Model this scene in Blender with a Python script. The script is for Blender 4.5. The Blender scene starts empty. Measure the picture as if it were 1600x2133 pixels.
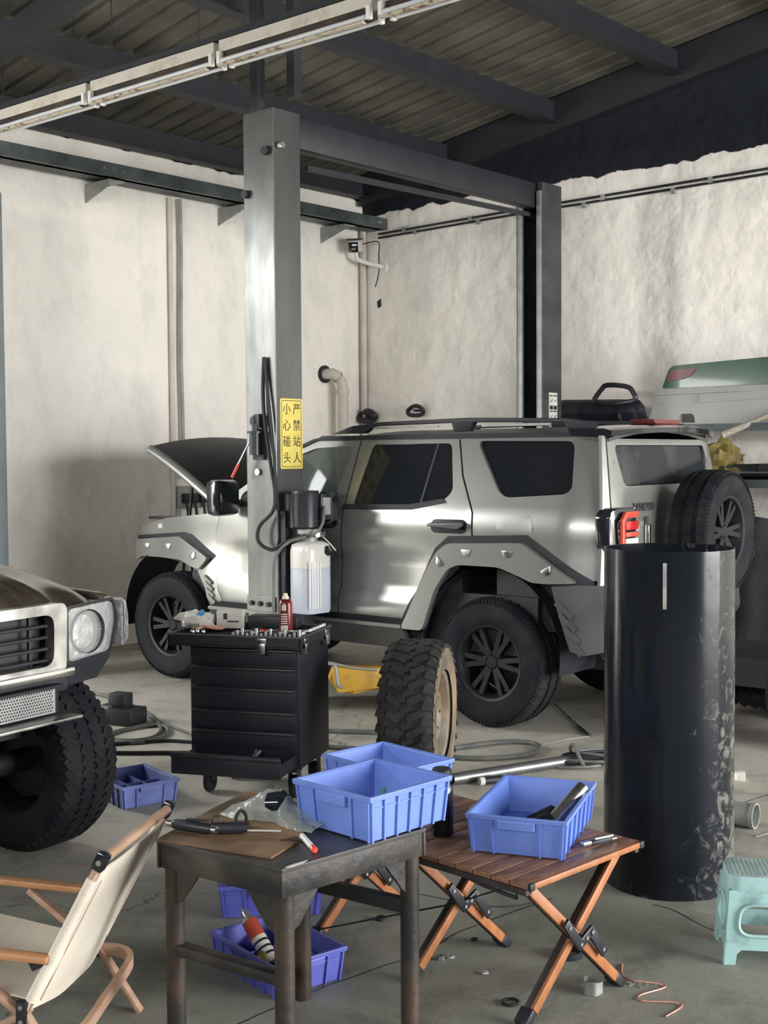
import bpy, bmesh, math, random
from mathutils import Vector, Matrix, noise
from mathutils.geometry import delaunay_2d_cdt
random.seed(7)
SC = bpy.context.scene
COL = SC.collection
R = math.radians
# ------------------------------------------------------------------ camera
cam = bpy.data.cameras.new('camera'); camo = bpy.data.objects.new('camera', cam); COL.objects.link(camo)
cam.sensor_fit = 'HORIZONTAL'; cam.sensor_width = 36.0; cam.lens = 36.0 * 2650.0 / 1600.0
cam.clip_start = 0.05; cam.clip_end = 200
_p, _r = R(2.6), 0.0065
_F = Vector((0, math.cos(_p), -math.sin(_p))); _U0 = Vector((0, math.sin(_p), math.cos(_p))); _R0 = Vector((1, 0, 0))
_Rt = _R0 * math.cos(_r) - _U0 * math.sin(_r); _U = _U0 * math.cos(_r) + _R0 * math.sin(_r)
camo.matrix_world = Matrix.Translation((0, 0, 1.66)) @ Matrix((_Rt, _U, -_F)).transposed().to_4x4()
SC.camera = camo
# ------------------------------------------------------------------ world, daylight
WORLD_STRENGTH = 21.0
w = bpy.data.worlds.new('overcast_sky'); SC.world = w; w.use_nodes = True
bg = w.node_tree.nodes['Background']; bg.inputs[0].default_value = (1.0, 0.995, 0.985, 1); bg.inputs[1].default_value = WORLD_STRENGTH
SC.view_settings.view_transform = 'Standard'; SC.view_settings.look = 'None'
SC.view_settings.gamma = 1.0; SC.view_settings.use_curve_mapping = False
SC.view_settings.exposure = 0.35
# building axes: corner O, left wall runs from O along -EA, right wall from O along EB
TH = R(48.5)
EA = Vector((math.cos(TH), math.sin(TH), 0)); EB = Vector((math.sin(TH), -math.cos(TH), 0)); EZ = Vector((0, 0, 1))
O = Vector((-0.206, 13.5, 0))
def bld(a, b, z=0.0): return O - EA * a + EB * b + EZ * z
def roof_z(b): return 4.40 + 0.15 * b
A_MAX, B_MAX = 14.0, 14.5
def portal(name, p0, p1, z0, z1, inward):
    l = bpy.data.lights.new(name, 'AREA'); l.shape = 'RECTANGLE'
    d = p1 - p0; l.size = d.length; l.size_y = z1 - z0; l.cycles.is_portal = True
    o = bpy.data.objects.new(name, l); COL.objects.link(o)
    x = d.normalized(); z = -inward.normalized(); y = z.cross(x)
    m = Matrix((x, y, z)).transposed().to_4x4(); m.translation = (p0 + p1) / 2 + EZ * (z0 + z1) / 2
    o.matrix_world = m
L_OPEN = (6.7, 10.2, 0.0, 3.9)      # opening in the left wall: a from, a to, z from, z to
F_FILL = (3.5, 13.0, 3.0, 3.75)      # added high opening behind the camera, fills foreground and right wall with light
S_OPEN = (0.4, 6.4, 0.0, 3.6)      # opening in the far side wall
portal('doorway_light', bld(L_OPEN[0], 0), bld(L_OPEN[1], 0), L_OPEN[2], L_OPEN[3], EB)
portal('front_fill', bld(A_MAX, F_FILL[0]), bld(A_MAX, F_FILL[1]), F_FILL[2], F_FILL[3], EA)
portal('side_light', bld(S_OPEN[0], B_MAX), bld(S_OPEN[1], B_MAX), S_OPEN[2], S_OPEN[3], -EB)

# ------------------------------------------------------------------ materials
def nt(name):
    m = bpy.data.materials.new(name); m.use_nodes = True
    t = m.node_tree; return m, t, t.nodes['Principled BSDF']
def lk(t, a, b): t.links.new(a, b)
def c4(c): return (c[0], c[1], c[2], 1)
def mat(name, c1, c2=None, scale=6.0, rough=0.6, metal=0.0, bump=0.0, bscale=None, lo=0.35, hi=0.65, coat=0.0, detail=6, stretch=(1, 1, 1), r2=None, alpha=1.0, trans=0.0, sss=0.0, spec=0.5):
    m, t, b = nt(name)
    b.inputs['Base Color'].default_value = c4(c1); b.inputs['Roughness'].default_value = rough; b.inputs['Metallic'].default_value = metal
    b.inputs['Coat Weight'].default_value = coat; b.inputs['Coat Roughness'].default_value = 0.08
    b.inputs['Alpha'].default_value = alpha; b.inputs['Transmission Weight'].default_value = trans; b.inputs['Specular IOR Level'].default_value = spec
    if sss: b.inputs['Subsurface Weight'].default_value = sss; b.inputs['Subsurface Radius'].default_value = (0.02, 0.02, 0.02)
    tc = t.nodes.new('ShaderNodeTexCoord'); mp = t.nodes.new('ShaderNodeMapping'); lk(t, tc.outputs['Object'], mp.inputs['Vector'])
    mp.inputs['Scale'].default_value = stretch
    if c2 is not None:
        n = t.nodes.new('ShaderNodeTexNoise'); n.inputs['Scale'].default_value = scale; n.inputs['Detail'].default_value = detail; lk(t, mp.outputs[0], n.inputs['Vector'])
        rp = t.nodes.new('ShaderNodeValToRGB'); rp.color_ramp.elements[0].position = lo; rp.color_ramp.elements[1].position = hi
        rp.color_ramp.elements[0].color = c4(c1); rp.color_ramp.elements[1].color = c4(c2)
        lk(t, n.outputs['Fac'], rp.inputs[0]); lk(t, rp.outputs[0], b.inputs['Base Color'])
        if r2 is not None:
            mr = t.nodes.new('ShaderNodeMapRange'); mr.inputs['From Min'].default_value = lo; mr.inputs['From Max'].default_value = hi
            mr.inputs['To Min'].default_value = rough; mr.inputs['To Max'].default_value = r2
            lk(t, n.outputs['Fac'], mr.inputs['Value']); lk(t, mr.outputs[0], b.inputs['Roughness'])
    if bump:
        n2 = t.nodes.new('ShaderNodeTexNoise'); n2.inputs['Scale'].default_value = bscale or scale * 4; n2.inputs['Detail'].default_value = 5; lk(t, mp.outputs[0], n2.inputs['Vector'])
        bp = t.nodes.new('ShaderNodeBump'); bp.inputs['Strength'].default_value = bump; bp.inputs['Distance'].default_value = 0.02
        lk(t, n2.outputs['Fac'], bp.inputs['Height']); lk(t, bp.outputs[0], b.inputs['Normal'])
    return m
def plaster(name, top, dark_seed):
    """warm white plaster that ends in a ragged edge under unplastered soot-black wall at height top"""
    m, t, b = nt(name); b.inputs['Roughness'].default_value = 0.85; b.inputs['Specular IOR Level'].default_value = 0.2
    g = t.nodes.new('ShaderNodeNewGeometry'); N = t.nodes.new
    n1 = N('ShaderNodeTexNoise'); n1.inputs['Scale'].default_value = 0.9; n1.inputs['Detail'].default_value = 8; lk(t, g.outputs['Position'], n1.inputs['Vector'])
    r1 = N('ShaderNodeValToRGB'); e = r1.color_ramp.elements; e[0].position = 0.3; e[1].position = 0.7
    e[0].color = (0.82, 0.785, 0.725, 1); e[1].color = (0.91, 0.865, 0.80, 1); lk(t, n1.outputs['Fac'], r1.inputs[0])
    # vertical stain streaks
    mp = N('ShaderNodeMapping'); mp.inputs['Scale'].default_value = (1.6, 1.6, 0.8); lk(t, g.outputs['Position'], mp.inputs['Vector'])
    n2 = N('ShaderNodeTexNoise'); n2.inputs['Scale'].default_value = 2.0; n2.inputs['Detail'].default_value = 10; n2.inputs['Roughness'].default_value = 0.65; lk(t, mp.outputs[0], n2.inputs['Vector'])
    r2 = N('ShaderNodeValToRGB'); r2.color_ramp.elements[0].position = 0.30; r2.color_ramp.elements[1].position = 0.52
    r2.color_ramp.elements[0].color = (0.80, 0.815, 0.80, 1); r2.color_ramp.elements[1].color = (1, 1, 1, 1); lk(t, n2.outputs['Fac'], r2.inputs[0])
    mx = N('ShaderNodeMix'); mx.data_type = 'RGBA'; mx.blend_type = 'MULTIPLY'; mx.inputs[0].default_value = 0.75
    lk(t, r1.outputs[0], mx.inputs[6]); lk(t, r2.outputs[0], mx.inputs[7])
    # ragged top edge
    sep = N('ShaderNodeSeparateXYZ'); lk(t, g.outputs['Position'], sep.inputs[0])
    n3 = N('ShaderNodeTexNoise'); n3.inputs['Scale'].default_value = 3.0 + dark_seed; n3.inputs['Detail'].default_value = 8; lk(t, g.outputs['Position'], n3.inputs['Vector'])
    ma = N('ShaderNodeMath'); ma.operation = 'MULTIPLY_ADD'; ma.inputs[1].default_value = 0.16; lk(t, n3.outputs['Fac'], ma.inputs[0]); lk(t, sep.outputs[2], ma.inputs[2])
    gt = N('ShaderNodeMapRange'); gt.inputs['From Min'].default_value = top + 0.075; gt.inputs['From Max'].default_value = top + 0.085; lk(t, ma.outputs[0], gt.inputs['Value'])
    mx2 = N('ShaderNodeMix'); mx2.data_type = 'RGBA'; lk(t, gt.outputs[0], mx2.inputs[0]); lk(t, mx.outputs[2], mx2.inputs[6]); mx2.inputs[7].default_value = (0.014, 0.017, 0.023, 1)
    lk(t, mx2.outputs[2], b.inputs['Base Color'])
    n4 = N('ShaderNodeTexNoise'); n4.inputs['Scale'].default_value = 5; n4.inputs['Detail'].default_value = 9; lk(t, g.outputs['Position'], n4.inputs['Vector'])
    bp = N('ShaderNodeBump'); bp.inputs['Strength'].default_value = 0.75; bp.inputs['Distance'].default_value = 0.05; lk(t, n4.outputs['Fac'], bp.inputs['Height']); lk(t, bp.outputs[0], b.inputs['Normal'])
    return m
def concrete(name):
    m, t, b = nt(name); N = t.nodes.new; g = N('ShaderNodeNewGeometry'); b.inputs['Specular IOR Level'].default_value = 0.35
    def nz(s, d=8, rg=0.6):
        n = N('ShaderNodeTexNoise'); n.inputs['Scale'].default_value = s; n.inputs['Detail'].default_value = d; n.inputs['Roughness'].default_value = rg; lk(t, g.outputs['Position'], n.inputs['Vector']); return n
    a = nz(1.1); r = N('ShaderNodeValToRGB'); r.color_ramp.elements[0].position = 0.32; r.color_ramp.elements[1].position = 0.68
    r.color_ramp.elements[0].color = (0.36, 0.345, 0.30, 1); r.color_ramp.elements[1].color = (0.52, 0.495, 0.435, 1); lk(t, a.outputs['Fac'], r.inputs[0])
    s = nz(3.2, 10, 0.7); r2 = N('ShaderNodeValToRGB'); r2.color_ramp.elements[0].position = 0.33; r2.color_ramp.elements[1].position = 0.5
    r2.color_ramp.elements[0].color = (0.5, 0.5, 0.48, 1); r2.color_ramp.elements[1].color = (1, 1, 1, 1); lk(t, s.outputs['Fac'], r2.inputs[0])
    mx = N('ShaderNodeMix'); mx.data_type = 'RGBA'; mx.blend_type = 'MULTIPLY'; mx.inputs[0].default_value = 0.8; lk(t, r.outputs[0], mx.inputs[6]); lk(t, r2.outputs[0], mx.inputs[7])
    # hairline cracks
    v = N('ShaderNodeTexVoronoi'); v.feature = 'DISTANCE_TO_EDGE'; v.inputs['Scale'].default_value = 0.33
    wv = nz(2.5, 6); vm = N('ShaderNodeVectorMath'); vm.operation = 'MULTIPLY_ADD'; vm.inputs[1].default_value = (0.5, 0.5, 0.5); lk(t, wv.outputs['Color'], vm.inputs[0]); lk(t, g.outputs['Position'], vm.inputs[2]); lk(t, vm.outputs[0], v.inputs['Vector'])
    cr = N('ShaderNodeMapRange'); cr.inputs['From Min'].default_value = 0.0; cr.inputs['From Max'].default_value = 0.0022; lk(t, v.outputs['Distance'], cr.inputs['Value'])
    mx2 = N('ShaderNodeMix'); mx2.data_type = 'RGBA'; lk(t, cr.outputs[0], mx2.inputs[0]); mx2.inputs[6].default_value = (0.10, 0.095, 0.08, 1); lk(t, mx.outputs[2], mx2.inputs[7])
    # floor darkened around the work tables in place of light falloff, ragged edge
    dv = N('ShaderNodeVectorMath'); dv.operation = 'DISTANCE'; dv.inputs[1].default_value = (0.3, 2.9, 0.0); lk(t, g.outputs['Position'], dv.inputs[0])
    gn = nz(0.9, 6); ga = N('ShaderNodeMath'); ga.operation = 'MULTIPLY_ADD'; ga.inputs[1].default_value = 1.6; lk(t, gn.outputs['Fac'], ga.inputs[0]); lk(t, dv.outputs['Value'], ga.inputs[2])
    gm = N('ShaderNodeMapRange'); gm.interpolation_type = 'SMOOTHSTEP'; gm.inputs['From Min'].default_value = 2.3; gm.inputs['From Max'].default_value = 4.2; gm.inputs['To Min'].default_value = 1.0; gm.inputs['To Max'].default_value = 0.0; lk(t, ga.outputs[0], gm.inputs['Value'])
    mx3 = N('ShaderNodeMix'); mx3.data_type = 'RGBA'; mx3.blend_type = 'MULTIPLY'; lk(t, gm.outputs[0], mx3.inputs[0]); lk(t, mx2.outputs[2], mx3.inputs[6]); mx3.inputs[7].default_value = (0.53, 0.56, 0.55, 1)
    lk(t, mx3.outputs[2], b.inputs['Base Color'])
    mr = N('ShaderNodeMapRange'); mr.inputs['To Min'].default_value = 0.42; mr.inputs['To Max'].default_value = 0.75; lk(t, s.outputs['Fac'], mr.inputs['Value']); lk(t, mr.outputs[0], b.inputs['Roughness'])
    n4 = nz(14, 8, 0.7); bp = N('ShaderNodeBump'); bp.inputs['Strength'].default_value = 0.35; bp.inputs['Distance'].default_value = 0.02; lk(t, n4.outputs['Fac'], bp.inputs['Height']); lk(t, bp.outputs[0], b.inputs['Normal'])
    return m
M = {}
M['wall_l'] = plaster('wall_plaster_left', 4.33, 0.0)
M['wall_r'] = plaster('wall_plaster_right', 4.15, 1.3)
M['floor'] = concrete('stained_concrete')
M['roof'] = mat('roof_sheet', (0.087, 0.084, 0.069), (0.144, 0.134, 0.107), 3, 0.55, 0.2, stretch=(1, 1, 1))
M['yard'] = mat('baffle_render', (0.450, 0.450, 0.431), (0.575, 0.569, 0.544), 1.5, 0.9)
M['sheet'] = mat('dark_sheet_cladding', (0.05, 0.052, 0.055), (0.08, 0.08, 0.08), 2, 0.7)
M['dark_steel'] = mat('dark_steel', (0.014, 0.017, 0.022), (0.021, 0.023, 0.029), 5, 0.55, 0.1, 0.1)
M['beam_steel'] = mat('beam_steel', (0.035, 0.045, 0.05), (0.10, 0.12, 0.115), 4, 0.5, 0.2, 0.15)
M['galv'] = mat('galvanised_steel', (0.225, 0.240, 0.232), (0.338, 0.345, 0.330), 8, 0.5, 0.3, 0.05)
M['column'] = mat('column_grey_paint', (0.095, 0.100, 0.099), (0.160, 0.165, 0.160), 3.5, 0.42, 0.7, 0.10, stretch=(1, 1, .35), r2=0.3)
M['column2'] = mat('column_dark_paint', (0.022, 0.025, 0.03), (0.05, 0.053, 0.056), 4, 0.45, 0.1, 0.1)
M['silver'] = mat('silver_car_paint', (0.281, 0.288, 0.274), (0.301, 0.308, 0.295), 0.8, 0.28, 0.60, coat=0.5)
M['gun'] = mat('dark_grey_cladding', (0.059, 0.063, 0.063), (0.084, 0.087, 0.084), 4, 0.42, 0.2)
M['black_plastic'] = mat('black_plastic', (0.013, 0.015, 0.020), (0.020, 0.022, 0.027), 8, 0.5, spec=0.35)
M['black_gloss'] = mat('black_gloss', (0.012, 0.014, 0.018), None, rough=0.12, coat=0.5)
M['black_satin'] = mat('black_satin', (0.013, 0.015, 0.020), (0.022, 0.024, 0.029), 7, 0.38, bump=0.03, spec=0.4)
M['rim_black'] = mat('black_alloy', (0.008, 0.009, 0.012), (0.013, 0.014, 0.017), 7, 0.5, spec=0.3)
M['rubber'] = mat('rubber', (0.011, 0.013, 0.016), (0.018, 0.020, 0.023), 9, 0.8, spec=0.25, bump=0.1, bscale=60)
M['rubber_dusty'] = mat('dusty_rubber', (0.009, 0.010, 0.014), (0.024, 0.024, 0.024), 7, 0.8, spec=0.2, lo=0.42, hi=0.75, bump=0.1, bscale=60)
M['rubber_mud'] = mat('muddy_rubber', (0.013, 0.014, 0.016), (0.035, 0.033, 0.03), 6, 0.8, spec=0.3, bump=0.2, bscale=40)
M['glass_dark'] = mat('tinted_glass', (0.012, 0.014, 0.018), None, rough=0.04, spec=0.18)
M['glass_clear'] = mat('green_glass', (0.10, 0.13, 0.12), None, rough=0.03, alpha=0.45)
M['glass_rear'] = mat('dusty_glass', (0.014, 0.016, 0.02), (0.06, 0.065, 0.062), 3, 0.08, lo=0.52, hi=0.75, r2=0.4, spec=0.2)
M['chrome'] = mat('chrome', (0.75, 0.76, 0.76), None, rough=0.14, metal=1.0)
M['chrome_worn'] = mat('worn_chrome', (0.320, 0.328, 0.320), (0.520, 0.512, 0.480), 8, 0.25, 1.0, r2=0.45)
M['steel'] = mat('bright_steel', (0.45, 0.46, 0.46), (0.6, 0.6, 0.6), 10, 0.3, 0.9)
M['red_lens'] = mat('red_lens', (0.496, 0.028, 0.024), (0.336, 0.016, 0.016), 5, 0.15, coat=0.5)
M['red_bright'] = mat('bright_red_lens', (0.680, 0.080, 0.056), None, rough=0.2, coat=0.5)
M['white_lens'] = mat('clear_lens', (0.75, 0.6, 0.58), None, rough=0.12)
M['yellow_sign'] = mat('yellow_sign', (0.680, 0.561, 0.136), (0.629, 0.510, 0.111), 8, 0.4)
M['ink'] = mat('black_ink', (0.012, 0.012, 0.014), None, rough=0.5)
M['yellow_arm'] = mat('worn_yellow_paint', (0.600, 0.352, 0.048), (0.440, 0.240, 0.040), 9, 0.5, bump=0.1, lo=0.45, hi=0.7)
M['crate'] = mat('blue_plastic', (0.119, 0.199, 0.568), (0.157, 0.253, 0.653), 6, 0.42, bump=0.03, sss=0.0)
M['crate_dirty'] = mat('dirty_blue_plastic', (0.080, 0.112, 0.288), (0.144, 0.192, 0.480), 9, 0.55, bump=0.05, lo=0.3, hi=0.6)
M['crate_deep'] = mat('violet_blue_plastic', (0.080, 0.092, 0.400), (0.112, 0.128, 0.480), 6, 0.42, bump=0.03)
M['table_steel'] = mat('greasy_rusty_steel', (0.019, 0.018, 0.018), (0.068, 0.056, 0.042), 7, 0.5, 0.25, 0.2, lo=0.42, hi=0.72, r2=0.65)
M['table_top'] = mat('greasy_steel_top', (0.03, 0.03, 0.032), (0.065, 0.06, 0.055), 6, 0.4, 0.3, 0.1)
M['rust_pipe'] = mat('rusty_pipe', (0.015, 0.015, 0.015), (0.071, 0.046, 0.028), 5, 0.6, 0.2, 0.25, lo=0.4, hi=0.75)
M['card'] = mat('oily_cardboard', (0.083, 0.049, 0.026), (0.270, 0.165, 0.083), 3.2, 0.75, bump=0.08, lo=0.4, hi=0.62)
M['slat'] = mat('dark_wood_slat', (0.132, 0.063, 0.036), (0.252, 0.126, 0.071), 14, 0.5, stretch=(1, 6, 6), bump=0.05)
M['wood_o'] = mat('orange_wood', (0.288, 0.100, 0.034), (0.376, 0.148, 0.054), 30, 0.5, stretch=(1, 1, 0.2), bump=0.06)
M['wood_dk'] = mat('dark_aluminium_leg', (0.035, 0.03, 0.028), (0.055, 0.045, 0.04), 20, 0.45, 0.3)
M['wood_chair'] = mat('pale_beech', (0.360, 0.216, 0.144), (0.446, 0.295, 0.209), 9, 0.45, stretch=(1, 1, 3))
M['wood_arm'] = mat('orange_beech', (0.390, 0.180, 0.075), (0.465, 0.247, 0.120), 12, 0.45)
M['canvas'] = mat('cream_canvas', (0.689, 0.626, 0.522), (0.781, 0.719, 0.608), 5, 0.85, bump=0.25, bscale=220)
M['drum'] = None
M['teal'] = mat('scuffed_teal_plastic', (0.323, 0.517, 0.504), (0.090, 0.155, 0.155), 9, 0.5, bump=0.06, lo=0.55, hi=0.75)
M['teal_top'] = mat('worn_teal_seat', (0.247, 0.329, 0.320), (0.329, 0.432, 0.412), 14, 0.6, bump=0.1)
M['white_paint'] = mat('white_enamel', (0.528, 0.496, 0.432), (0.416, 0.368, 0.288), 12, 0.45, lo=0.5, hi=0.7)
M['tube'] = mat('fluorescent_tube', (0.560, 0.576, 0.592), None, rough=0.25)
M['rust_trim'] = mat('rusty_enamel', (0.512, 0.456, 0.352), (0.176, 0.104, 0.048), 26, 0.6, lo=0.5, hi=0.62)
M['pvc'] = mat('aged_pvc', (0.522, 0.475, 0.427), (0.589, 0.541, 0.484), 5, 0.5)
M['pvc_grey'] = mat('grey_pipe', (0.22, 0.24, 0.23), (0.32, 0.33, 0.31), 5, 0.5)
M['cam_white'] = mat('camera_white', (0.70, 0.69, 0.66), None, rough=0.4)
M['tank_white'] = mat('translucent_tank', (0.528, 0.512, 0.480), (0.560, 0.544, 0.512), 5, 0.35, trans=0.0, coat=0.2)
M['fluid'] = mat('hydraulic_fluid_tank', (0.400, 0.440, 0.512), (0.440, 0.472, 0.536), 4, 0.3, coat=0.2)
M['green'] = mat('green_panel_paint', (0.010, 0.059, 0.027), (0.014, 0.073, 0.032), 2, 0.3, coat=0.3)
M['van_white'] = mat('white_panel_paint', (0.330, 0.334, 0.319), (0.375, 0.379, 0.360), 2, 0.3, coat=0.3)
M['dull_red'] = mat('dull_red_lens', (0.14, 0.035, 0.04), (0.18, 0.05, 0.05), 5, 0.3)
M['sack'] = mat('yellow_sack', (0.22, 0.175, 0.045), (0.10, 0.08, 0.035), 6, 0.6, lo=0.4, hi=0.7, bump=0.2)
M['can_red'] = mat('red_can', (0.55, 0.03, 0.03), (0.10, 0.015, 0.015), 7, 0.28, 0.3, stretch=(1, 1, 0.1), lo=0.45, hi=0.5)
M['paper'] = mat('white_paper', (0.528, 0.520, 0.480), (0.416, 0.400, 0.352), 8, 0.8)
M['label_red'] = mat('red_print', (0.36, 0.05, 0.03), None, rough=0.5)
M['blue_print'] = mat('blue_print', (0.05, 0.22, 0.42), None, rough=0.5)
M['bag'] = mat('clear_plastic_bag', (0.42, 0.47, 0.45), None, rough=0.10, alpha=0.50, bump=0.5, bscale=30)
M['orange_lamp'] = mat('amber_lamp', (0.75, 0.27, 0.05), (0.6, 0.2, 0.05), 8, 0.3)
M['copper'] = mat('copper_wire', (0.42, 0.20, 0.15), (0.50, 0.26, 0.19), 20, 0.4, 0.2)
M['hose'] = mat('grey_hose', (0.075, 0.08, 0.075), (0.14, 0.14, 0.125), 10, 0.55)
M['brown_hood'] = mat('dusty_brown_paint', (0.035, 0.027, 0.02), (0.17, 0.135, 0.095), 2.2, 0.22, 0.4, coat=0.4, lo=0.40, hi=0.68, bump=0.03, r2=0.5)
M['reflector'] = mat('lamp_reflector', (0.383, 0.391, 0.383), (0.782, 0.782, 0.765), 26, rough=0.18, metal=0.55, bump=0.7, bscale=22)
M['lamp_glass'] = mat('lamp_cover_glass', (0.6, 0.62, 0.62), None, rough=0.05, alpha=0.22)
M['dirty_rim'] = mat('muddy_alloy', (0.288, 0.272, 0.232), (0.208, 0.152, 0.096), 6, 0.5, 0.4, 0.1)
M['cart'] = mat('black_cart_paint', (0.010, 0.012, 0.017), (0.014, 0.016, 0.021), 8, 0.5, spec=0.3)
M['tray'] = mat('tray_edge', (0.10, 0.11, 0.11), None, rough=0.4, metal=0.4)
M['box_black'] = mat('dark_tarpaulin', (0.025, 0.028, 0.034), (0.045, 0.048, 0.052), 5, 0.7, bump=0.2)
M['tape'] = mat('silver_tape', (0.26, 0.27, 0.26), (0.36, 0.36, 0.34), 20, 0.35, 0.3)
M['wood_raw'] = mat('weathered_stick', (0.20, 0.18, 0.14), (0.36, 0.33, 0.27), 14, 0.8, stretch=(1, 6, 6))
M['red_paint'] = mat('red_steel', (0.62, 0.07, 0.05), (0.5, 0.05, 0.04), 8, 0.45)
M['marker_g'] = mat('green_cap', (0.03, 0.18, 0.13), None, rough=0.4)
M['blue_jack'] = mat('steel_blue_paint', (0.20, 0.26, 0.29), (0.28, 0.33, 0.35), 4, 0.5)
def drum_mat():
    m, t, b = nt('black_plastic_sheet'); N = t.nodes.new; b.inputs['Specular IOR Level'].default_value = 0.28
    tc = N('ShaderNodeTexCoord')
    n = N('ShaderNodeTexNoise'); n.inputs['Scale'].default_value = 14; n.inputs['Detail'].default_value = 10; n.inputs['Roughness'].default_value = 0.7; n.inputs['Distortion'].default_value = 1.5; lk(t, tc.outputs['Object'], n.inputs['Vector'])
    sp = N('ShaderNodeSeparateXYZ'); lk(t, tc.outputs['Object'], sp.inputs[0])
    big = N('ShaderNodeTexNoise'); big.inputs['Scale'].default_value = 2.6; big.inputs['Detail'].default_value = 3; lk(t, tc.outputs['Object'], big.inputs['Vector'])
    # dried dirt splashes: mostly low down and on the side with the lapped seam
    hz = N('ShaderNodeMapRange'); hz.inputs['From Min'].default_value = 1.1; hz.inputs['From Max'].default_value = 0.05; hz.inputs['To Min'].default_value = 0.0; hz.inputs['To Max'].default_value = 0.10; lk(t, sp.outputs[2], hz.inputs['Value'])
    hx = N('ShaderNodeMapRange'); hx.inputs['From Min'].default_value = 0.0; hx.inputs['From Max'].default_value = 0.24; hx.inputs['To Min'].default_value = -0.12; hx.inputs['To Max'].default_value = 0.08; lk(t, sp.outputs[0], hx.inputs['Value'])
    a1 = N('ShaderNodeMath'); a1.operation = 'ADD'; lk(t, hz.outputs[0], a1.inputs[0]); lk(t, hx.outputs[0], a1.inputs[1])
    a2 = N('ShaderNodeMath'); a2.operation = 'ADD'; lk(t, a1.outputs[0], a2.inputs[0]); lk(t, n.outputs['Fac'], a2.inputs[1])
    r = N('ShaderNodeValToRGB'); r.color_ramp.elements[0].position = 0.60; r.color_ramp.elements[1].position = 0.70
    r.color_ramp.elements[0].color = (0.008, 0.010, 0.014, 1); r.color_ramp.elements[1].color = (0.12, 0.118, 0.10, 1); lk(t, a2.outputs[0], r.inputs[0]); lk(t, r.outputs[0], b.inputs['Base Color'])
    mr = N('ShaderNodeMapRange'); mr.inputs['From Min'].default_value = 0.55; mr.inputs['From Max'].default_value = 0.68; mr.inputs['To Min'].default_value = 0.16; mr.inputs['To Max'].default_value = 0.7; lk(t, a2.outputs[0], mr.inputs['Value']); lk(t, mr.outputs[0], b.inputs['Roughness'])
    bp = N('ShaderNodeBump'); bp.inputs['Strength'].default_value = 0.12; bp.inputs['Distance'].default_value = 0.03; lk(t, big.outputs['Fac'], bp.inputs['Height']); lk(t, bp.outputs[0], b.inputs['Normal'])
    return m
M['drum'] = drum_mat()

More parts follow.
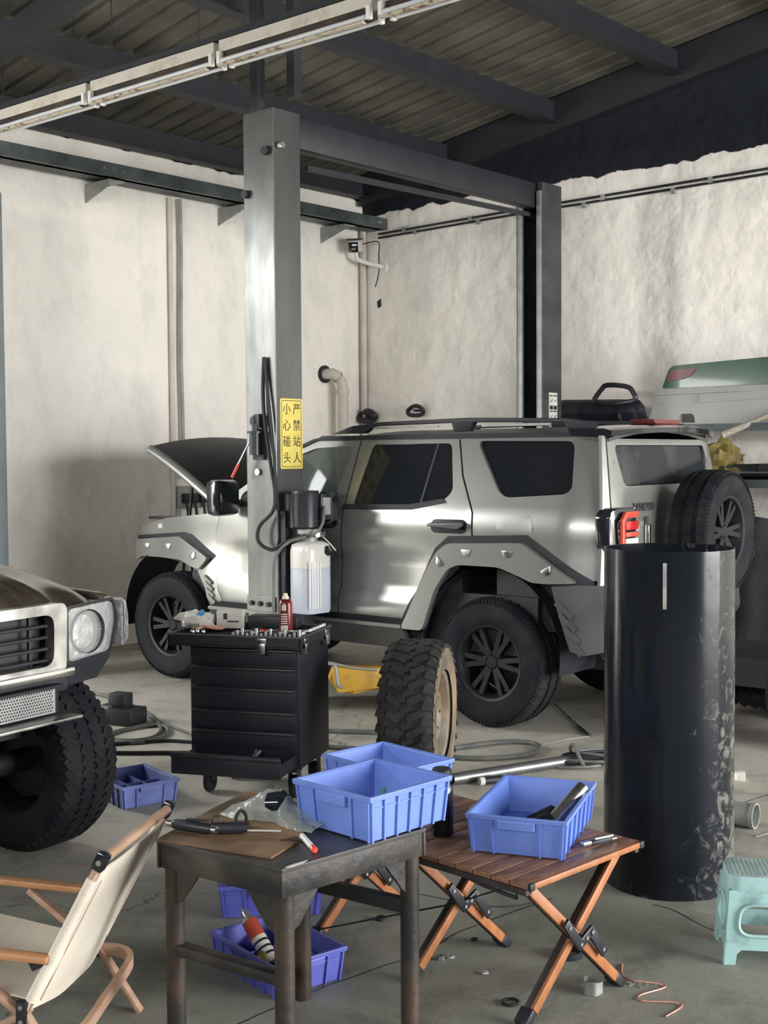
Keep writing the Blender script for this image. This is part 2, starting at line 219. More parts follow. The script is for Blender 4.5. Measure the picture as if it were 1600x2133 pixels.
# ------------------------------------------------------------------ mesh helpers
class MB:
    def __init__(s, X=None): s.v = []; s.f = []; s.X = X
    def add(s, vs, fs):
        k = len(s.v)
        for p in vs:
            p = Vector(p); s.v.append(s.X @ p if s.X is not None else p)
        s.f += [tuple(i + k for i in f) for f in fs]; return s
    def box(s, c, d, rz=0.0, rot=None, taper=1.0):
        m = rot if rot is not None else Matrix.Rotation(rz, 3, 'Z'); c = Vector(c)
        vs = []
        for z in (-.5, .5):
            k = taper if z > 0 else 1.0
            for x, y in ((-.5, -.5), (.5, -.5), (.5, .5), (-.5, .5)): vs.append(c + m @ Vector((x * d[0] * k, y * d[1] * k, z * d[2])))
        return s.add(vs, [(3, 2, 1, 0), (4, 5, 6, 7), (0, 1, 5, 4), (1, 2, 6, 5), (2, 3, 7, 6), (3, 0, 4, 7)])
    def bar(s, p0, p1, w_, h_, up=(0, 0, 1)):
        p0 = Vector(p0); p1 = Vector(p1); x = (p1 - p0); L = x.length; x.normalize(); up = Vector(up)
        y = up.cross(x)
        if y.length < 1e-4: y = Vector((1, 0, 0)).cross(x)
        y.normalize(); z = x.cross(y)
        return s.box((p0 + p1) / 2, (L, w_, h_), rot=Matrix((x, y, z)).transposed())
    def cyl(s, p0, p1, r0, r1=None, n=16, cap=True):
        r1 = r0 if r1 is None else r1; return s.pathr([(p0, r0), (p1, r1)], n, cap)
    def pathr(s, pr, n=12, cap=True, closed=False):
        P = [Vector(p) for p, _ in pr]; rr = [r for _, r in pr]; vs = []; fs = []; m = len(P)
        ref = None
        for i in range(m):
            if closed: d = P[(i + 1) % m] - P[i - 1]
            else: d = P[min(i + 1, m - 1)] - P[max(i - 1, 0)]
            d.normalize()
            if ref is None:
                ref = Vector((0, 0, 1)) if abs(d.z) < 0.9 else Vector((1, 0, 0))
            a = (ref - d * ref.dot(d)); a.normalize(); ref = a; b_ = d.cross(a)
            for k in range(n):
                t = 2 * math.pi * k / n; vs.append(P[i] + (a * math.cos(t) + b_ * math.sin(t)) * rr[i])
        for i in range(m if closed else m - 1):
            j = (i + 1) % m
            for k in range(n): fs.append((i * n + k, i * n + (k + 1) % n, j * n + (k + 1) % n, j * n + k))
        if cap and not closed: fs.append(tuple(range(n))[::-1]); fs.append(tuple((m - 1) * n + k for k in range(n)))
        return s.add(vs, fs)
    def tube(s, pts, r, n=10, closed=False, sub=0):
        if sub: pts = spline(pts, sub, closed)
        return s.pathr([(p, r) for p in pts], n, True, closed)
    def lathe(s, prof, n=32, c=(0, 0, 0), ax=(0, 0, 1), xx=None, closed=False, span=None):
        c = Vector(c); ax = Vector(ax).normalized(); x = Vector(xx) if xx else (Vector((1, 0, 0)) if abs(ax.x) < 0.9 else Vector((0, 1, 0)))
        x = (x - ax * x.dot(ax)).normalized(); y = ax.cross(x); m = len(prof); vs = []; fs = []
        for k in range(n):
            t = 2 * math.pi * k / n
            for r, h in prof: vs.append(c + (x * math.cos(t) + y * math.sin(t)) * r + ax * h)
        for k in range(n):
            j = (k + 1) % n
            for i in range(m if closed else m - 1):
                i2 = (i + 1) % m; fs.append((k * m + i, j * m + i, j * m + i2, k * m + i2))
        return s.add(vs, fs)
    def prism(s, poly, fn, d0, d1):
        n = len(poly); vs = [fn(u, v, d0) for u, v in poly] + [fn(u, v, d1) for u, v in poly]
        return s.add(vs, [tuple(range(n))[::-1], tuple(range(n, 2 * n))] + [(i, (i + 1) % n, n + (i + 1) % n, n + i) for i in range(n)])
    def grid(s, nu, nv, fn):
        vs = [fn(i / nu, j / nv) for i in range(nu + 1) for j in range(nv + 1)]
        return s.add(vs, [(i * (nv + 1) + j, (i + 1) * (nv + 1) + j, (i + 1) * (nv + 1) + j + 1, i * (nv + 1) + j + 1) for i in range(nu) for j in range(nv)])
    def mesh(s, name, smooth=True, bevel=0.0, angle=35, weld=True, solid=0.0):
        bm = bmesh.new(); vs = [bm.verts.new(p) for p in s.v]
        for f in s.f:
            try: bm.faces.new([vs[i] for i in f])
            except ValueError: pass
        if weld: bmesh.ops.remove_doubles(bm, verts=bm.verts, dist=1e-5)
        bmesh.ops.recalc_face_normals(bm, faces=bm.faces)
        if solid: bmesh.ops.solidify(bm, geom=bm.faces[:] + bm.edges[:] + bm.verts[:], thickness=solid)
        if bevel: bmesh.ops.bevel(bm, geom=[e for e in bm.edges if len(e.link_faces) == 2 and e.calc_face_angle(0) > R(30)], offset=bevel, segments=2, profile=0.5, affect='EDGES')
        me = bpy.data.meshes.new(name); bm.to_mesh(me); bm.free()
        if smooth:
            me.polygons.foreach_set('use_smooth', [True] * len(me.polygons)); me.set_sharp_from_angle(angle=R(angle))
        return me
    def build(s, name, m, parent=None, loc=None, X=None, **k):
        return link(name, s.mesh(name, **k), m, parent, loc, X)
def link(name, me, m, parent=None, loc=None, X=None):
    o = bpy.data.objects.new(name, me); COL.objects.link(o)
    if m is not None and len(me.materials) == 0: me.materials.append(M[m] if isinstance(m, str) else m)
    if parent is not None: o.parent = parent
    if X is not None: o.matrix_local = X
    elif loc is not None: o.location = loc
    return o
def spline(pts, sub, closed=False):
    P = [Vector(p) for p in pts]; n = len(P); out = []
    for i in range(n if closed else n - 1):
        g = (lambda k: P[k % n]) if closed else (lambda k: P[max(0, min(n - 1, k))])
        p0, p1, p2, p3 = g(i - 1), g(i), g(i + 1), g(i + 2)
        for j in range(sub):
            t = j / sub; out.append(0.5 * ((2 * p1) + (p2 - p0) * t + (2 * p0 - 5 * p1 + 4 * p2 - p3) * t * t + (3 * p1 - p0 - 3 * p2 + p3) * t ** 3))
    if not closed: out.append(P[-1])
    return out
def thing(name, label, cat, loc=(0, 0, 0), rz=0.0, group=None, X=None):
    o = bpy.data.objects.new(name, None); COL.objects.link(o); o.empty_display_size = 0.1
    if X is not None: o.matrix_world = X
    else: o.location = loc; o.rotation_euler = (0, 0, rz)
    return tag(o, label, cat, group)
def tag(o, label, cat, group=None):
    o['label'] = label; o['category'] = cat
    if group: o['group'] = group
    return o
def struct(o, label=None):
    o['kind'] = 'structure'
    if label: o['label'] = label
    return o
def rounded(w_, h_, r, n=5, cx=0, cy=0):
    out = []
    for qx, qy, a0 in ((1, 1, 0), (-1, 1, 90), (-1, -1, 180), (1, -1, 270)):
        for k in range(n + 1):
            a = R(a0 + 90 * k / n); out.append((cx + qx * (w_ / 2 - r) + r * math.cos(a), cy + qy * (h_ / 2 - r) + r * math.sin(a)))
    return out
def inpoly(p, poly):
    x, y = p; c = False; n = len(poly)
    for i in range(n):
        x1, y1 = poly[i]; x2, y2 = poly[i - 1]
        if (y1 > y) != (y2 > y) and x < (x2 - x1) * (y - y1) / (y2 - y1) + x1: c = not c
    return c
def inset(poly, d):
    n = len(poly); out = []
    area = sum(poly[i - 1][0] * poly[i][1] - poly[i][0] * poly[i - 1][1] for i in range(n))
    sg = 1 if area > 0 else -1
    for i in range(n):
        p0 = Vector(poly[i - 1]); p1 = Vector(poly[i]); p2 = Vector(poly[(i + 1) % n])
        a = (p1 - p0).normalized(); b = (p2 - p1).normalized()
        n1 = Vector((-a.y, a.x)) * sg; n2 = Vector((-b.y, b.x)) * sg; m = n1 + n2
        if m.length < 1e-6: m = n1.copy()
        m.normalize(); k = d / max(0.5, m.dot(n1)); out.append(tuple(p1 + m * k))
    return out
def resample(poly, step):
    out = []
    for i in range(len(poly)):
        a = Vector(poly[i - 1]); b = Vector(poly[i]); n = max(1, int((b - a).length / step))
        for k in range(n): out.append(tuple(a + (b - a) * (k / n)))
    return out
def roundpoly(poly, r, n=4):
    out = []; m = len(poly)
    for i in range(m):
        p0 = Vector(poly[i - 1]); p1 = Vector(poly[i]); p2 = Vector(poly[(i + 1) % m])
        l1 = (p0 - p1).length; l2 = (p2 - p1).length; rr = min(r, l1 * 0.45, l2 * 0.45)
        a = p1 + (p0 - p1).normalized() * rr; b = p1 + (p2 - p1).normalized() * rr
        for k in range(n + 1):
            t = k / n; out.append(tuple(a * (1 - t) ** 2 + p1 * 2 * t * (1 - t) + b * t * t))
    return out
def panel_mb(outline, holes, fn, th=0.02, step=0.05, mb=None, X=None):
    """curved sheet: 2D outline (u,v) with holes, mapped by fn(u,v,depth) and given thickness th"""
    mb = mb or MB(X)
    loops = [resample(outline, step)] + [resample(h, step) for h in holes]
    pts = []; edges = []
    for L in loops:
        k = len(pts); pts += L; edges += [(k + i, k + (i + 1) % len(L)) for i in range(len(L))]
    us = [p[0] for p in loops[0]]; vs_ = [p[1] for p in loops[0]]
    u = min(us) + step * .37
    allp = [Vector(p) for p in pts]
    while u < max(us):
        v = min(vs_) + step * .41
        while v < max(vs_):
            if inpoly((u, v), loops[0]) and not any(inpoly((u, v), h) for h in loops[1:]):
                if min((q.x - u) ** 2 + (q.y - v) ** 2 for q in allp) > (step * .4) ** 2: pts.append((u, v))
            v += step
        u += step
    co, ed, fa, *_ = delaunay_2d_cdt([Vector(p) for p in pts], edges, [], 0, 1e-6)
    co = [(c.x, c.y) for c in co]
    tris = []
    for f in fa:
        cx = sum(co[i][0] for i in f) / len(f); cy = sum(co[i][1] for i in f) / len(f)
        if inpoly((cx, cy), loops[0]) and not any(inpoly((cx, cy), h) for h in loops[1:]): tris.append(tuple(f))
    n = len(co); vs = [fn(a, b, 0) for a, b in co] + [fn(a, b, th) for a, b in co]
    cnt = {}
    for f in tris:
        for i in range(len(f)):
            a, b = f[i], f[(i + 1) % len(f)]
            cnt[(a, b)] = cnt.get((a, b), 0) + 1
    fs = list(tris) + [tuple(i + n for i in f[::-1]) for f in tris]
    for (a, b) in cnt:
        if (b, a) not in cnt: fs.append((b, a, a + n, b + n))
    return mb.add(vs, fs)
def text(body, name, m, parent, X, size=0.1, sx=1.0, extrude=0.0008, label=None):
    cu = bpy.data.curves.new(name, 'FONT'); cu.body = body; cu.size = size; cu.extrude = extrude; cu.align_x = 'CENTER'; cu.align_y = 'CENTER'
    t = bpy.data.objects.new(name, cu); COL.objects.link(t)
    dg = bpy.context.evaluated_depsgraph_get(); me = bpy.data.meshes.new_from_object(t.evaluated_get(dg))
    bpy.data.objects.remove(t); bpy.data.curves.remove(cu)
    me.materials.clear()
    o = link(name, me, m, parent, X=X @ Matrix.Diagonal((sx, 1, 1, 1)))
    return o
def frame(o, x, y):
    x = Vector(x).normalized(); z = x.cross(Vector(y)).normalized(); y = z.cross(x)
    m = Matrix((x, y, z)).transposed().to_4x4(); m.translation = Vector(o); return m
def interp(pts, x):
    if x <= pts[0][0]: return pts[0][1]
    for (x0, y0), (x1, y1) in zip(pts, pts[1:]):
        if x <= x1:
            t = (x - x0) / (x1 - x0); t = t * t * (3 - 2 * t); return y0 + (y1 - y0) * t
    return pts[-1][1]

# ------------------------------------------------------------------ the shed
fl = MB(); q = [bld(-0.3, -9), bld(-0.3, B_MAX + 6), bld(A_MAX + 8, B_MAX + 6), bld(A_MAX + 8, -9)]
fl.add([p for p in q] + [p - EZ * .2 for p in q], [(0, 1, 2, 3), (4, 5, 6, 7), (0, 1, 5, 4), (1, 2, 6, 5), (2, 3, 7, 6), (3, 0, 4, 7)])
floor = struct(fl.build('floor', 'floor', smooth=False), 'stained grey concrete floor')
def wallbox(name, m, a0, a1, b0, b1, zb=None, parent=None, z0=0.0, z1=None):
    """wall block in building coordinates; its top follows the roof slope unless z1 is given"""
    mb = MB(); P = [(a0, b0), (a1, b0), (a1, b1), (a0, b1)]
    vs = [bld(a, b, z0) for a, b in P] + [bld(a, b, (z1 if z1 is not None else roof_z(b) + .16)) for a, b in P]
    mb.add(vs, [(3, 2, 1, 0), (4, 5, 6, 7), (0, 1, 5, 4), (1, 2, 6, 5), (2, 3, 7, 6), (3, 0, 4, 7)])
    return struct(mb.build(name, m, parent, smooth=False))
wl = wallbox('wall_left', 'wall_l', -0.25, L_OPEN[0], -0.25, 0); wl['label'] = 'weathered white plaster wall with a ragged dark top'
wallbox('wall_left_lintel', 'sheet', L_OPEN[0], L_OPEN[1], -0.25, 0, z0=L_OPEN[3])
wallbox('wall_left_end', 'sheet', L_OPEN[1], A_MAX, -0.25, 0)
wr = wallbox('wall_right', 'wall_r', -0.25, 0, 0, B_MAX); wr['label'] = 'stained white plaster wall under black roof'
wallbox('wall_side', 'sheet', 0, S_OPEN[0], B_MAX, B_MAX + .25)
wallbox('wall_side_lintel', 'sheet', S_OPEN[0], S_OPEN[1], B_MAX, B_MAX + .25, z0=S_OPEN[3])
wallbox('wall_side_end', 'sheet', S_OPEN[1], A_MAX, B_MAX, B_MAX + .25)
wallbox('wall_front', 'sheet', A_MAX, A_MAX + .25, 0, F_FILL[0])
wallbox('wall_front_lintel', 'sheet', A_MAX, A_MAX + .25, F_FILL[0], F_FILL[1], z0=F_FILL[3])
wallbox('wall_front_sill', 'sheet', A_MAX, A_MAX + .25, F_FILL[0], F_FILL[1], z1=F_FILL[2])
wallbox('wall_front_end', 'sheet', A_MAX, A_MAX + .25, F_FILL[1], B_MAX)
# unseen wall added outside the left doorway to cut low sky light and reflections
wallbox('wall_baffle', 'yard', -2, 18, -6.2, -6.0, z1=4.6)
# corrugated roof: trapezoid ribs run down the slope
rf = MB(); per = 0.21; a = -0.25; prof = []
while a < A_MAX + .2:
    prof += [(a, 0.0), (a + .12, 0.0), (a + .145, .035), (a + .185, .035)]; a += per
vs = []; fs = []
for i, (pa, dz) in enumerate(prof):
    for b in (-0.25, B_MAX + .25): vs.append(bld(pa, b, roof_z(b) + .12 + dz))
for i in range(len(prof) - 1): fs.append((2 * i, 2 * i + 1, 2 * i + 3, 2 * i + 2))
rf.add(vs, fs)
ceiling = struct(rf.build('ceiling', 'roof', smooth=False, weld=False), 'dark corrugated metal roof')
for k in range(13):
    b = -0.05 + 1.25 * k if k else 0.08
    pz = roof_z(b)
    pm = MB(); pm.bar(bld(0.0, b, pz), bld(A_MAX, b, pz), .07, .20); pm.bar(bld(0.0, b + .05, pz - .095), bld(A_MAX, b + .05, pz - .095), .11, .012)
    pm.build('purlin', 'dark_steel', ceiling, smooth=False)
def truss(a):
    tm = MB(); zt = lambda b: roof_z(b) - .22
    tm.bar(bld(a, .05, zt(.05)), bld(a, B_MAX, zt(B_MAX)), .12, .14); tm.bar(bld(a, .05, 4.55 - .32 - .0), bld(a, 9.6, 4.55), .10, .10) if False else None
    tm.build('rafter', 'dark_steel', ceiling, smooth=False)
for a in (5.2, 10.4): truss(a)
wm = MB(); wm.bar(bld(.06, 0.05, roof_z(.05) - .02), bld(.06, B_MAX, roof_z(B_MAX) - .02), .12, .30); wm.build('edge_beam', 'dark_steel', ceiling, smooth=False)
# pair of dark posts hanging in the truss above the lamps
for (a, b) in ((4.05, 2.75), (4.0, 3.05)):
    tm = MB(); tm.bar(bld(a, b, roof_z(b) - .85), bld(a, b, roof_z(b)), .07, .07, up=EA); tm.build('truss_post', 'dark_steel', ceiling, smooth=False)
# floor joints
for k, P in enumerate([[(-0.75, 3.36), (-0.437, 3.645), (-0.246, 3.851), (-0.041, 4.03), (0.118, 4.166), (0.258, 4.355), (.55, 4.62)], [(0.978, 4.602), (1.037, 4.551), (1.128, 4.363), (1.3, 4.22)], [(1.50, 5.80), (1.633, 5.893), (1.853, 6.098), (2.3, 6.4)], [(0.1, 4.75), (0.32, 4.62), (0.46, 4.60), (.62, 4.68)]]):
    cm = MB(); P = spline([(x, y, 0) for x, y in P], 8); n = len(P); vs = []; fs = []
    for i, p in enumerate(P):
        d = (P[min(i + 1, n - 1)] - P[max(0, i - 1)]).normalized(); s_ = Vector((-d.y, d.x, 0)); j = noise.noise(p * 9) * .006; wd = .0028 + .0016 * noise.noise(p * 23)
        vs += [p + s_ * (j - wd) + EZ * .0006, p + s_ * (j + wd) + EZ * .0006]
    for i in range(n - 1): fs.append((2 * i, 2 * i + 1, 2 * i + 3, 2 * i + 2))
    cm.add(vs, fs).build('floor_crack', 'ink', floor, smooth=False)

# ------------------------------------------------------------------ wall fixtures
def on_left(a, z, off=0.0): return bld(a, off, z)
def on_right(b, z, off=0.0): return bld(off, b, z)
t = thing('wall_rail', 'dark bolted steel channel running along the left wall', 'rail', on_left(2.3, 3.9, .2))
def W2(o): return o.matrix_basis.inverted()
def wb(o): return MB(X=o.matrix_basis.inverted())
wb(t).bar(on_left(5.2, 4.035, .30), on_left(-.0, 4.035, .30), .10, .11).bar(on_left(5.2, 3.985, .20), on_left(0, 3.985, .20), .22, .01).build('channel', 'beam_steel', t, smooth=False)
for a_ in (4.6, 3.40, 1.92, 0.55):
    wb(t).bar(on_left(a_, 3.955, .0), on_left(a_, 3.955, .33), .16, .012).prism([(0, 0), (.33, 0), (.33, -.05), (0, -.15)], lambda u, v, d: on_left(a_ + .08 + d, 3.95 + v, u), 0, .008).build('bracket', 'galv', t, smooth=False)
for a_ in (3.55, 3.45, 3.35, 3.25, 1.85, 1.80, 1.75, .15, .12):
    wb(t).cyl(on_left(a_, 4.035, .35), on_left(a_, 4.035, .362), .012, n=8).build('bolt', 'steel', t)
t = tag(MB().tube([on_left(2.60, 3.97, .03), on_left(2.60, 1.05, .03)], .022, 10).build('wall_conduit', 'pvc'), 'pale conduit pipe down left wall beside the open hood', 'pipe')
t = tag(MB().tube([on_left(2.50, 3.97, .05), on_left(2.495, 3.5, .05), on_left(2.51, 2.6, .05), on_left(2.50, 1.9, .05), on_left(2.5, 1.45, .05)], .018, 10, sub=6).build('wall_cable', 'pvc_grey'), 'dark grey cable hanging down left wall next to the conduit', 'cable')
t = thing('drain_pipe', 'cream plastic pipe with elbow coming out of left wall', 'pipe', on_left(.5, 0, .1))
wb(t).tube([on_left(.60, 2.48, 0), on_left(.60, 2.48, .13), on_left(.57, 2.46, .16), on_left(.52, 2.40, .17), on_left(.50, 2.33, .17), on_left(.50, 2.25, .17), on_left(.5, .8, .17)], .055, 14).build('pipe', 'pvc', t)
wb(t).lathe([(.056, 0), (.056, .02), (.09, .02), (.09, 0)], 20, on_left(.60, 2.48, .0), EB).build('wall_sleeve', 'black_plastic', t)
wb(t).lathe([(.066, 0), (.066, .05), (.055, .05), (.055, 0)], 20, on_left(.5, 2.27, .17), EZ).build('collar', 'pvc', t)
wb(t).lathe([(.06, 0), (.064, .01), (.06, .02)], 20, on_left(.57, 2.45, .16), (EB * .3 - EA * -.8 - EZ * .5)).build('band', 'rust_trim', t)
tag(MB().tube([on_left(.05, 4.0, .05), on_left(.05, 1.7, .05)], .035, 12).build('corner_pipe', 'pvc'), 'thin cream pipe running down the corner of the walls', 'pipe')
for i, z_ in enumerate((3.96, 3.92)):
    cb = MB(); cb.tube([on_right(.25, z_ - .02, .03), on_right(2.0, z_, .03), on_right(3.4, z_ + .004, .03), on_right(B_MAX - 9, z_ + .01, .03)], .011, 8)
    o = cb.build('wall_wire', 'black_plastic'); tag(o, ('upper' if i == 0 else 'lower') + ' of the two thin black wires along right wall', 'wire')
    for b_ in ([.6, 1.45, 2.95, 4.0, 5.3] if i == 0 else [.75, 1.55, 2.75, 3.65, 4.9]):
        MB().box(on_right(b_, z_ - .012, .03), (.03, .04, .05), rz=TH).build('clip', 'pvc_grey', o)
t = thing('security_camera', 'black faced bullet security camera on white bracket in corner', 'camera', on_right(.30, 3.6, .03))
cd = (-EA * .85 + EB * .50 - EZ * .18).normalized(); cp = on_right(.16, 3.80, .28)
X = frame(cp, cd, EZ.cross(cd))
MB(t.matrix_basis.inverted() @ X).box((0, 0, 0), (.24, .105, .12)).build('housing', 'cam_white', t, bevel=.02)
MB(t.matrix_basis.inverted() @ X).box((.122, 0, -.01), (.012, .10, .105)).build('front_glass', 'black_gloss', t, bevel=.004)
MB(t.matrix_basis.inverted() @ X).box((.03, 0, .068), (.27, .125, .012)).build('sun_shield', 'black_plastic', t, bevel=.003)
MB(t.matrix_basis.inverted() @ X).box((.1285, 0, -.03), (.002, .04, .007)).build('maker_plate', 'cam_white', t)
wb(t).tube([cp - EZ * .06, cp - EZ * .14 + EA * .05, on_right(.30, 3.60, .02)], .022, 10, sub=5).lathe([(0, .03), (.055, .03), (.055, 0), (0, 0)], 16, on_right(.30, 3.6, 0), -EA).build('bracket', 'cam_white', t)
wb(t).tube([cp - cd * .1, on_right(.30, 3.85, .1), on_right(.26, 3.72, .04), on_right(.25, 3.55, .03), on_right(.2, 3.4, .03)], .006, 6, sub=6).build('lead', 'black_plastic', t)
t = thing('wall_socket', 'grey socket box with black plugs on the left wall', 'socket', on_left(2.42, 1.28, 0))
wb(t).box(on_left(2.40, 1.28, .03), (.34, .06, .20), rz=TH).build('box', 'pvc_grey', t, bevel=.006)
for a_ in (2.50, 2.40, 2.30):
    pl_ = wb(t).box(on_left(a_, 1.27, .085), (.07, .05, .09), rz=TH).build('plug', 'black_plastic', t, bevel=.008)
    wb(t).tube([on_left(a_, 1.23, .09), on_left(a_ - .01, 1.05, .1), on_left(a_ + .02, .8, .08), on_left(a_ + .03, .5, .06)], .012, 8, sub=5).build('power_lead', 'black_plastic', pl_)
tag(MB().prism([(-.02, -.05), (.03, -.03), (.02, .05), (-.03, .02)], lambda u, v, d: on_right(.23 + u, 3.23 + v, d), -.002, .004).build('wall_hole_plug', 'rust_pipe'), 'small rusty plug in right wall below the security camera', 'plug')

for k, (b_, z_, lab) in enumerate(((.12, 2.06, 'black bundled cable tied to the corner pipe above the car roof'), (.78, 2.10, 'small black hook with rag on right wall above the roof rail'))):
    t = thing('wall_bundle', lab, 'bundle', on_right(b_, z_, .08))
    wb(t).tube([on_right(b_ + .10 * math.cos(q_), z_ + .05 * math.sin(q_), .08 + .03 * math.sin(2 * q_)) for q_ in [i * 1.05 for i in range(6)]], .035 - .014 * k, 8, closed=True, sub=4).build('bundle', 'black_plastic', t)
    wb(t).cyl(on_right(b_, z_, 0), on_right(b_, z_, .10), .012, n=8).build('hook', 'dark_steel', t)

# ------------------------------------------------------------------ fluorescent battens
def lamp(p0, p1, label):
    c = (p0 + p1) / 2; x = (p1 - p0).normalized(); y = EZ.cross(x); L = (p1 - p0).length
    t = thing('tube_light', label, 'lamp', X=frame(c, x, y), group='tube lights in a row under the roof')
    MB().prism([(-.045, .0), (.045, .0), (.045, .07), (-.045, .07)], lambda u, v, d: Vector((d, u, v)), -L / 2, L / 2).build('housing', 'white_paint', t, smooth=False, bevel=.004)
    MB().prism([(-.04, 0), (-.035, -.004), (-.035, -.05), (.035, -.05), (.035, -.004), (.04, 0)], lambda u, v, d: Vector((d, u, v)), -L / 2 + .03, L / 2 - .06).build('gear_tray', 'rust_pipe', t, smooth=False)
    for sy in (-.05, .05):
        MB().cyl((-L / 2 + .03, sy, -.055), (L / 2 - .03, sy, -.055), .014, n=14).build('tube', 'tube', t)
        for sx in (-1, 1): MB().box((sx * (L / 2 - .012), sy, -.035), (.028, .03, .075)).build('lamp_holder', 'cam_white', t, bevel=.004)
    MB().prism([(-.085, -.085), (-.06, -.095), (-.06, -.09), (-.08, -.08)], lambda u, v, d: Vector((d, u, v)), -L / 2 + .02, L / 2 - .03).box((0, -.07, -.09), (L - .06, .03, .008)).build('lower_rim', 'rust_trim', t, smooth=False)
    for sx in (-.35, .35): MB().cyl((sx * L, 0, .06), (sx * L, 0, .75 + sx * .1), .004, n=6).build('hanger', 'dark_steel', t)
lz = 4.03; LD = (Vector((-0.021, 6.8, 0)) - Vector((-2.72, 9.09, 0))).normalized()
Lp = Vector((-0.02, 6.87, lz))
names = ['tube light with bluish tubes, third along the hanging row', 'tube light with the rusty lower rim, second along the row', 'tube light cut by the left edge of the photo']
for i in range(3):
    lamp(Lp - LD * (1.19 + 1.235 * i), Lp - LD * (1.235 * i), names[i])
lamp(Lp + LD * .06, Lp + LD * 1.26, 'tube light cut by the top edge of the photo')
mb = MB(); mb.bar(Lp - LD * 3.8 + EZ * .10, Lp + LD * 1.3 + EZ * .10, .05, .035)
tag(mb.build('lamp_rail', 'dark_steel', smooth=False), 'thin dark rail that the row of tube lights hangs under', 'rail')

# ------------------------------------------------------------------ two-post lift
LM = Vector((-0.69, 8.187, 0)); LM2 = Vector((1.307, 10.47, 0)); LH = 3.87
lift = thing('car_lift', 'tall grey two post car lift standing around the silver off-roader', 'car lift', X=frame(LM, EA, -EB))
LI = lift.matrix_basis.inverted(); L2 = LI @ LM2
cw, cdp = .24, .281
c1 = MB().prism([(0, 0), (cw, 0), (cw, .07), (cw - .012, .07), (cw - .012, .012), (.012, .012), (.012, cdp - .012), (cw - .012, cdp - .012), (cw - .012, cdp - .07), (cw, cdp - .07), (cw, cdp), (0, cdp)], lambda u, v, d: Vector((u, v, d)), 0, LH).build('column', 'column', lift, smooth=False, bevel=.004)
c2 = MB().prism([(L2.x + u, L2.y + v) for u, v in [(0, 0), (.28, 0), (.28, .26), (0, .26), (0, .19), (.012, .19), (.012, .248), (.268, .248), (.268, .012), (.012, .012), (.012, .05), (0, .05)]], lambda u, v, d: Vector((u, v, d)), 0, LH).build('column', 'column2', lift, smooth=False, bevel=.004)
MB().box((L2.x - .002, L2.y + .03, 1.9), (.02, .045, 3.8)).box((L2.x - .002, L2.y + .22, 1.9), (.02, .045, 3.8)).build('slide_strip', 'galv', c2, bevel=.004)
MB().bar((.2, .12, LH - .10), (L2.x + .05, L2.y + .12, LH - .10), .10, .20).build('crossbeam', 'dark_steel', lift, bevel=.006)
MB().bar((.3, -.0, LH - .34), (L2.x - .05, L2.y + .1, LH - .26), .03, .035).build('cutoff_bar', 'dark_steel', lift)
MB().cyl((.04, -.012, LH - .24), (.04, -.05, LH - .24), .02, n=10).build('top_bolt', 'steel', c1)
MB().cyl((-.012, .06, LH - .27), (-.03, .06, LH - .27), .03, n=10).build('pulley_bolt', 'dark_steel', c1)
MB().cyl((-.012, .25, 3.35), (-.03, .25, 3.35), .028, n=10).build('pulley_bolt', 'dark_steel', c1)
MB().box((.12, .14, .01), (.5, .5, .02)).build('base_plate', 'column', lift, bevel=.004)
MB().box((L2.x + .14, L2.y + .14, .01), (.5, .5, .02)).build('base_plate', 'column2', lift, bevel=.004)
# bolt plate low on the column
bp_ = MB().prism([(-.13, -.04), (.13, -.04), (.13, .06), (-.13, .06)], lambda u, v, d: Vector((-d, .15 + u, .68 + v)), 0, .012).build('bolt_plate', 'column', lift, smooth=False, bevel=.002)
for u in (-.08, .0, .08): MB().cyl((-.012, .15 + u, .69), (-.03, .15 + u, .69), .016, n=6).build('bolt', 'dark_steel', bp_)
# carriage and arms
MB().box((.30, .14, .45), (.16, .22, .75)).build('carriage', 'dark_steel', lift, bevel=.01)
arm = MB(); arm.prism([(0, .03), (.10, -.05), (.62, -.02), (.66, .03), (.64, .09), (.05, .10)], lambda u, v, d: LI @ (Vector((-.36, 8.07, .19)) + Vector((.985, .10, 0)) * u * .62 + Vector((.1, -.985, 0)) * (-d) + EZ * v * 1.1), 0, .12)
arm.build('lift_arm', 'yellow_arm', lift, bevel=.006)
MB(LI).tube([(-.40, 8.05, .33), (-.33, 8.03, .33), (-.31, 8.03, .29), (-.30, 8.03, .20), (-.27, 8.03, .18)], .012, 8, sub=4).tube([(-.36, 8.04, .34), (-.2, 8.06, .30), (-.05, 8.09, .28)], .008, 8).build('arm_guard_rod', 'galv', lift)
MB(LI).bar((-.25, 8.25, .16), (.75, 9.3, .16), .12, .12).build('lift_arm', 'yellow_arm', lift, bevel=.01)
# yellow warning sign on the face towards the rear of the car
sg = MB().prism(rounded(.20, .455, .012), lambda u, v, d: Vector((.136 + u, -d, 1.797 + v)), 0, .003).build('warning_sign', 'yellow_sign', lift, smooth=False)
sg['label'] = 'yellow warning sign with black Chinese characters'
bo = rounded(.178, .432, .008); bi = rounded(.170, .424, .006)
bb = MB(); n = len(bo); bb.add([Vector((.136 + u, -.0036, 1.797 + v)) for u, v in bo] + [Vector((.136 + u, -.0036, 1.797 + v)) for u, v in bi], [(i, (i + 1) % n, n + (i + 1) % n, n + i) for i in range(n)]); bb.build('sign_border', 'ink', sg, smooth=False)
for col_, (xo, chars) in enumerate(((-.043, '小心碰头'), (.047, '严禁站人'))):
    for k, ch in enumerate(chars):
        text(ch, 'sign_character', 'ink', sg, frame((.136 + xo, -.0042, 1.797 + .155 - .105 * k), (1, 0, 0), (0, 0, 1)), size=.078, sx=.92, extrude=.0004)
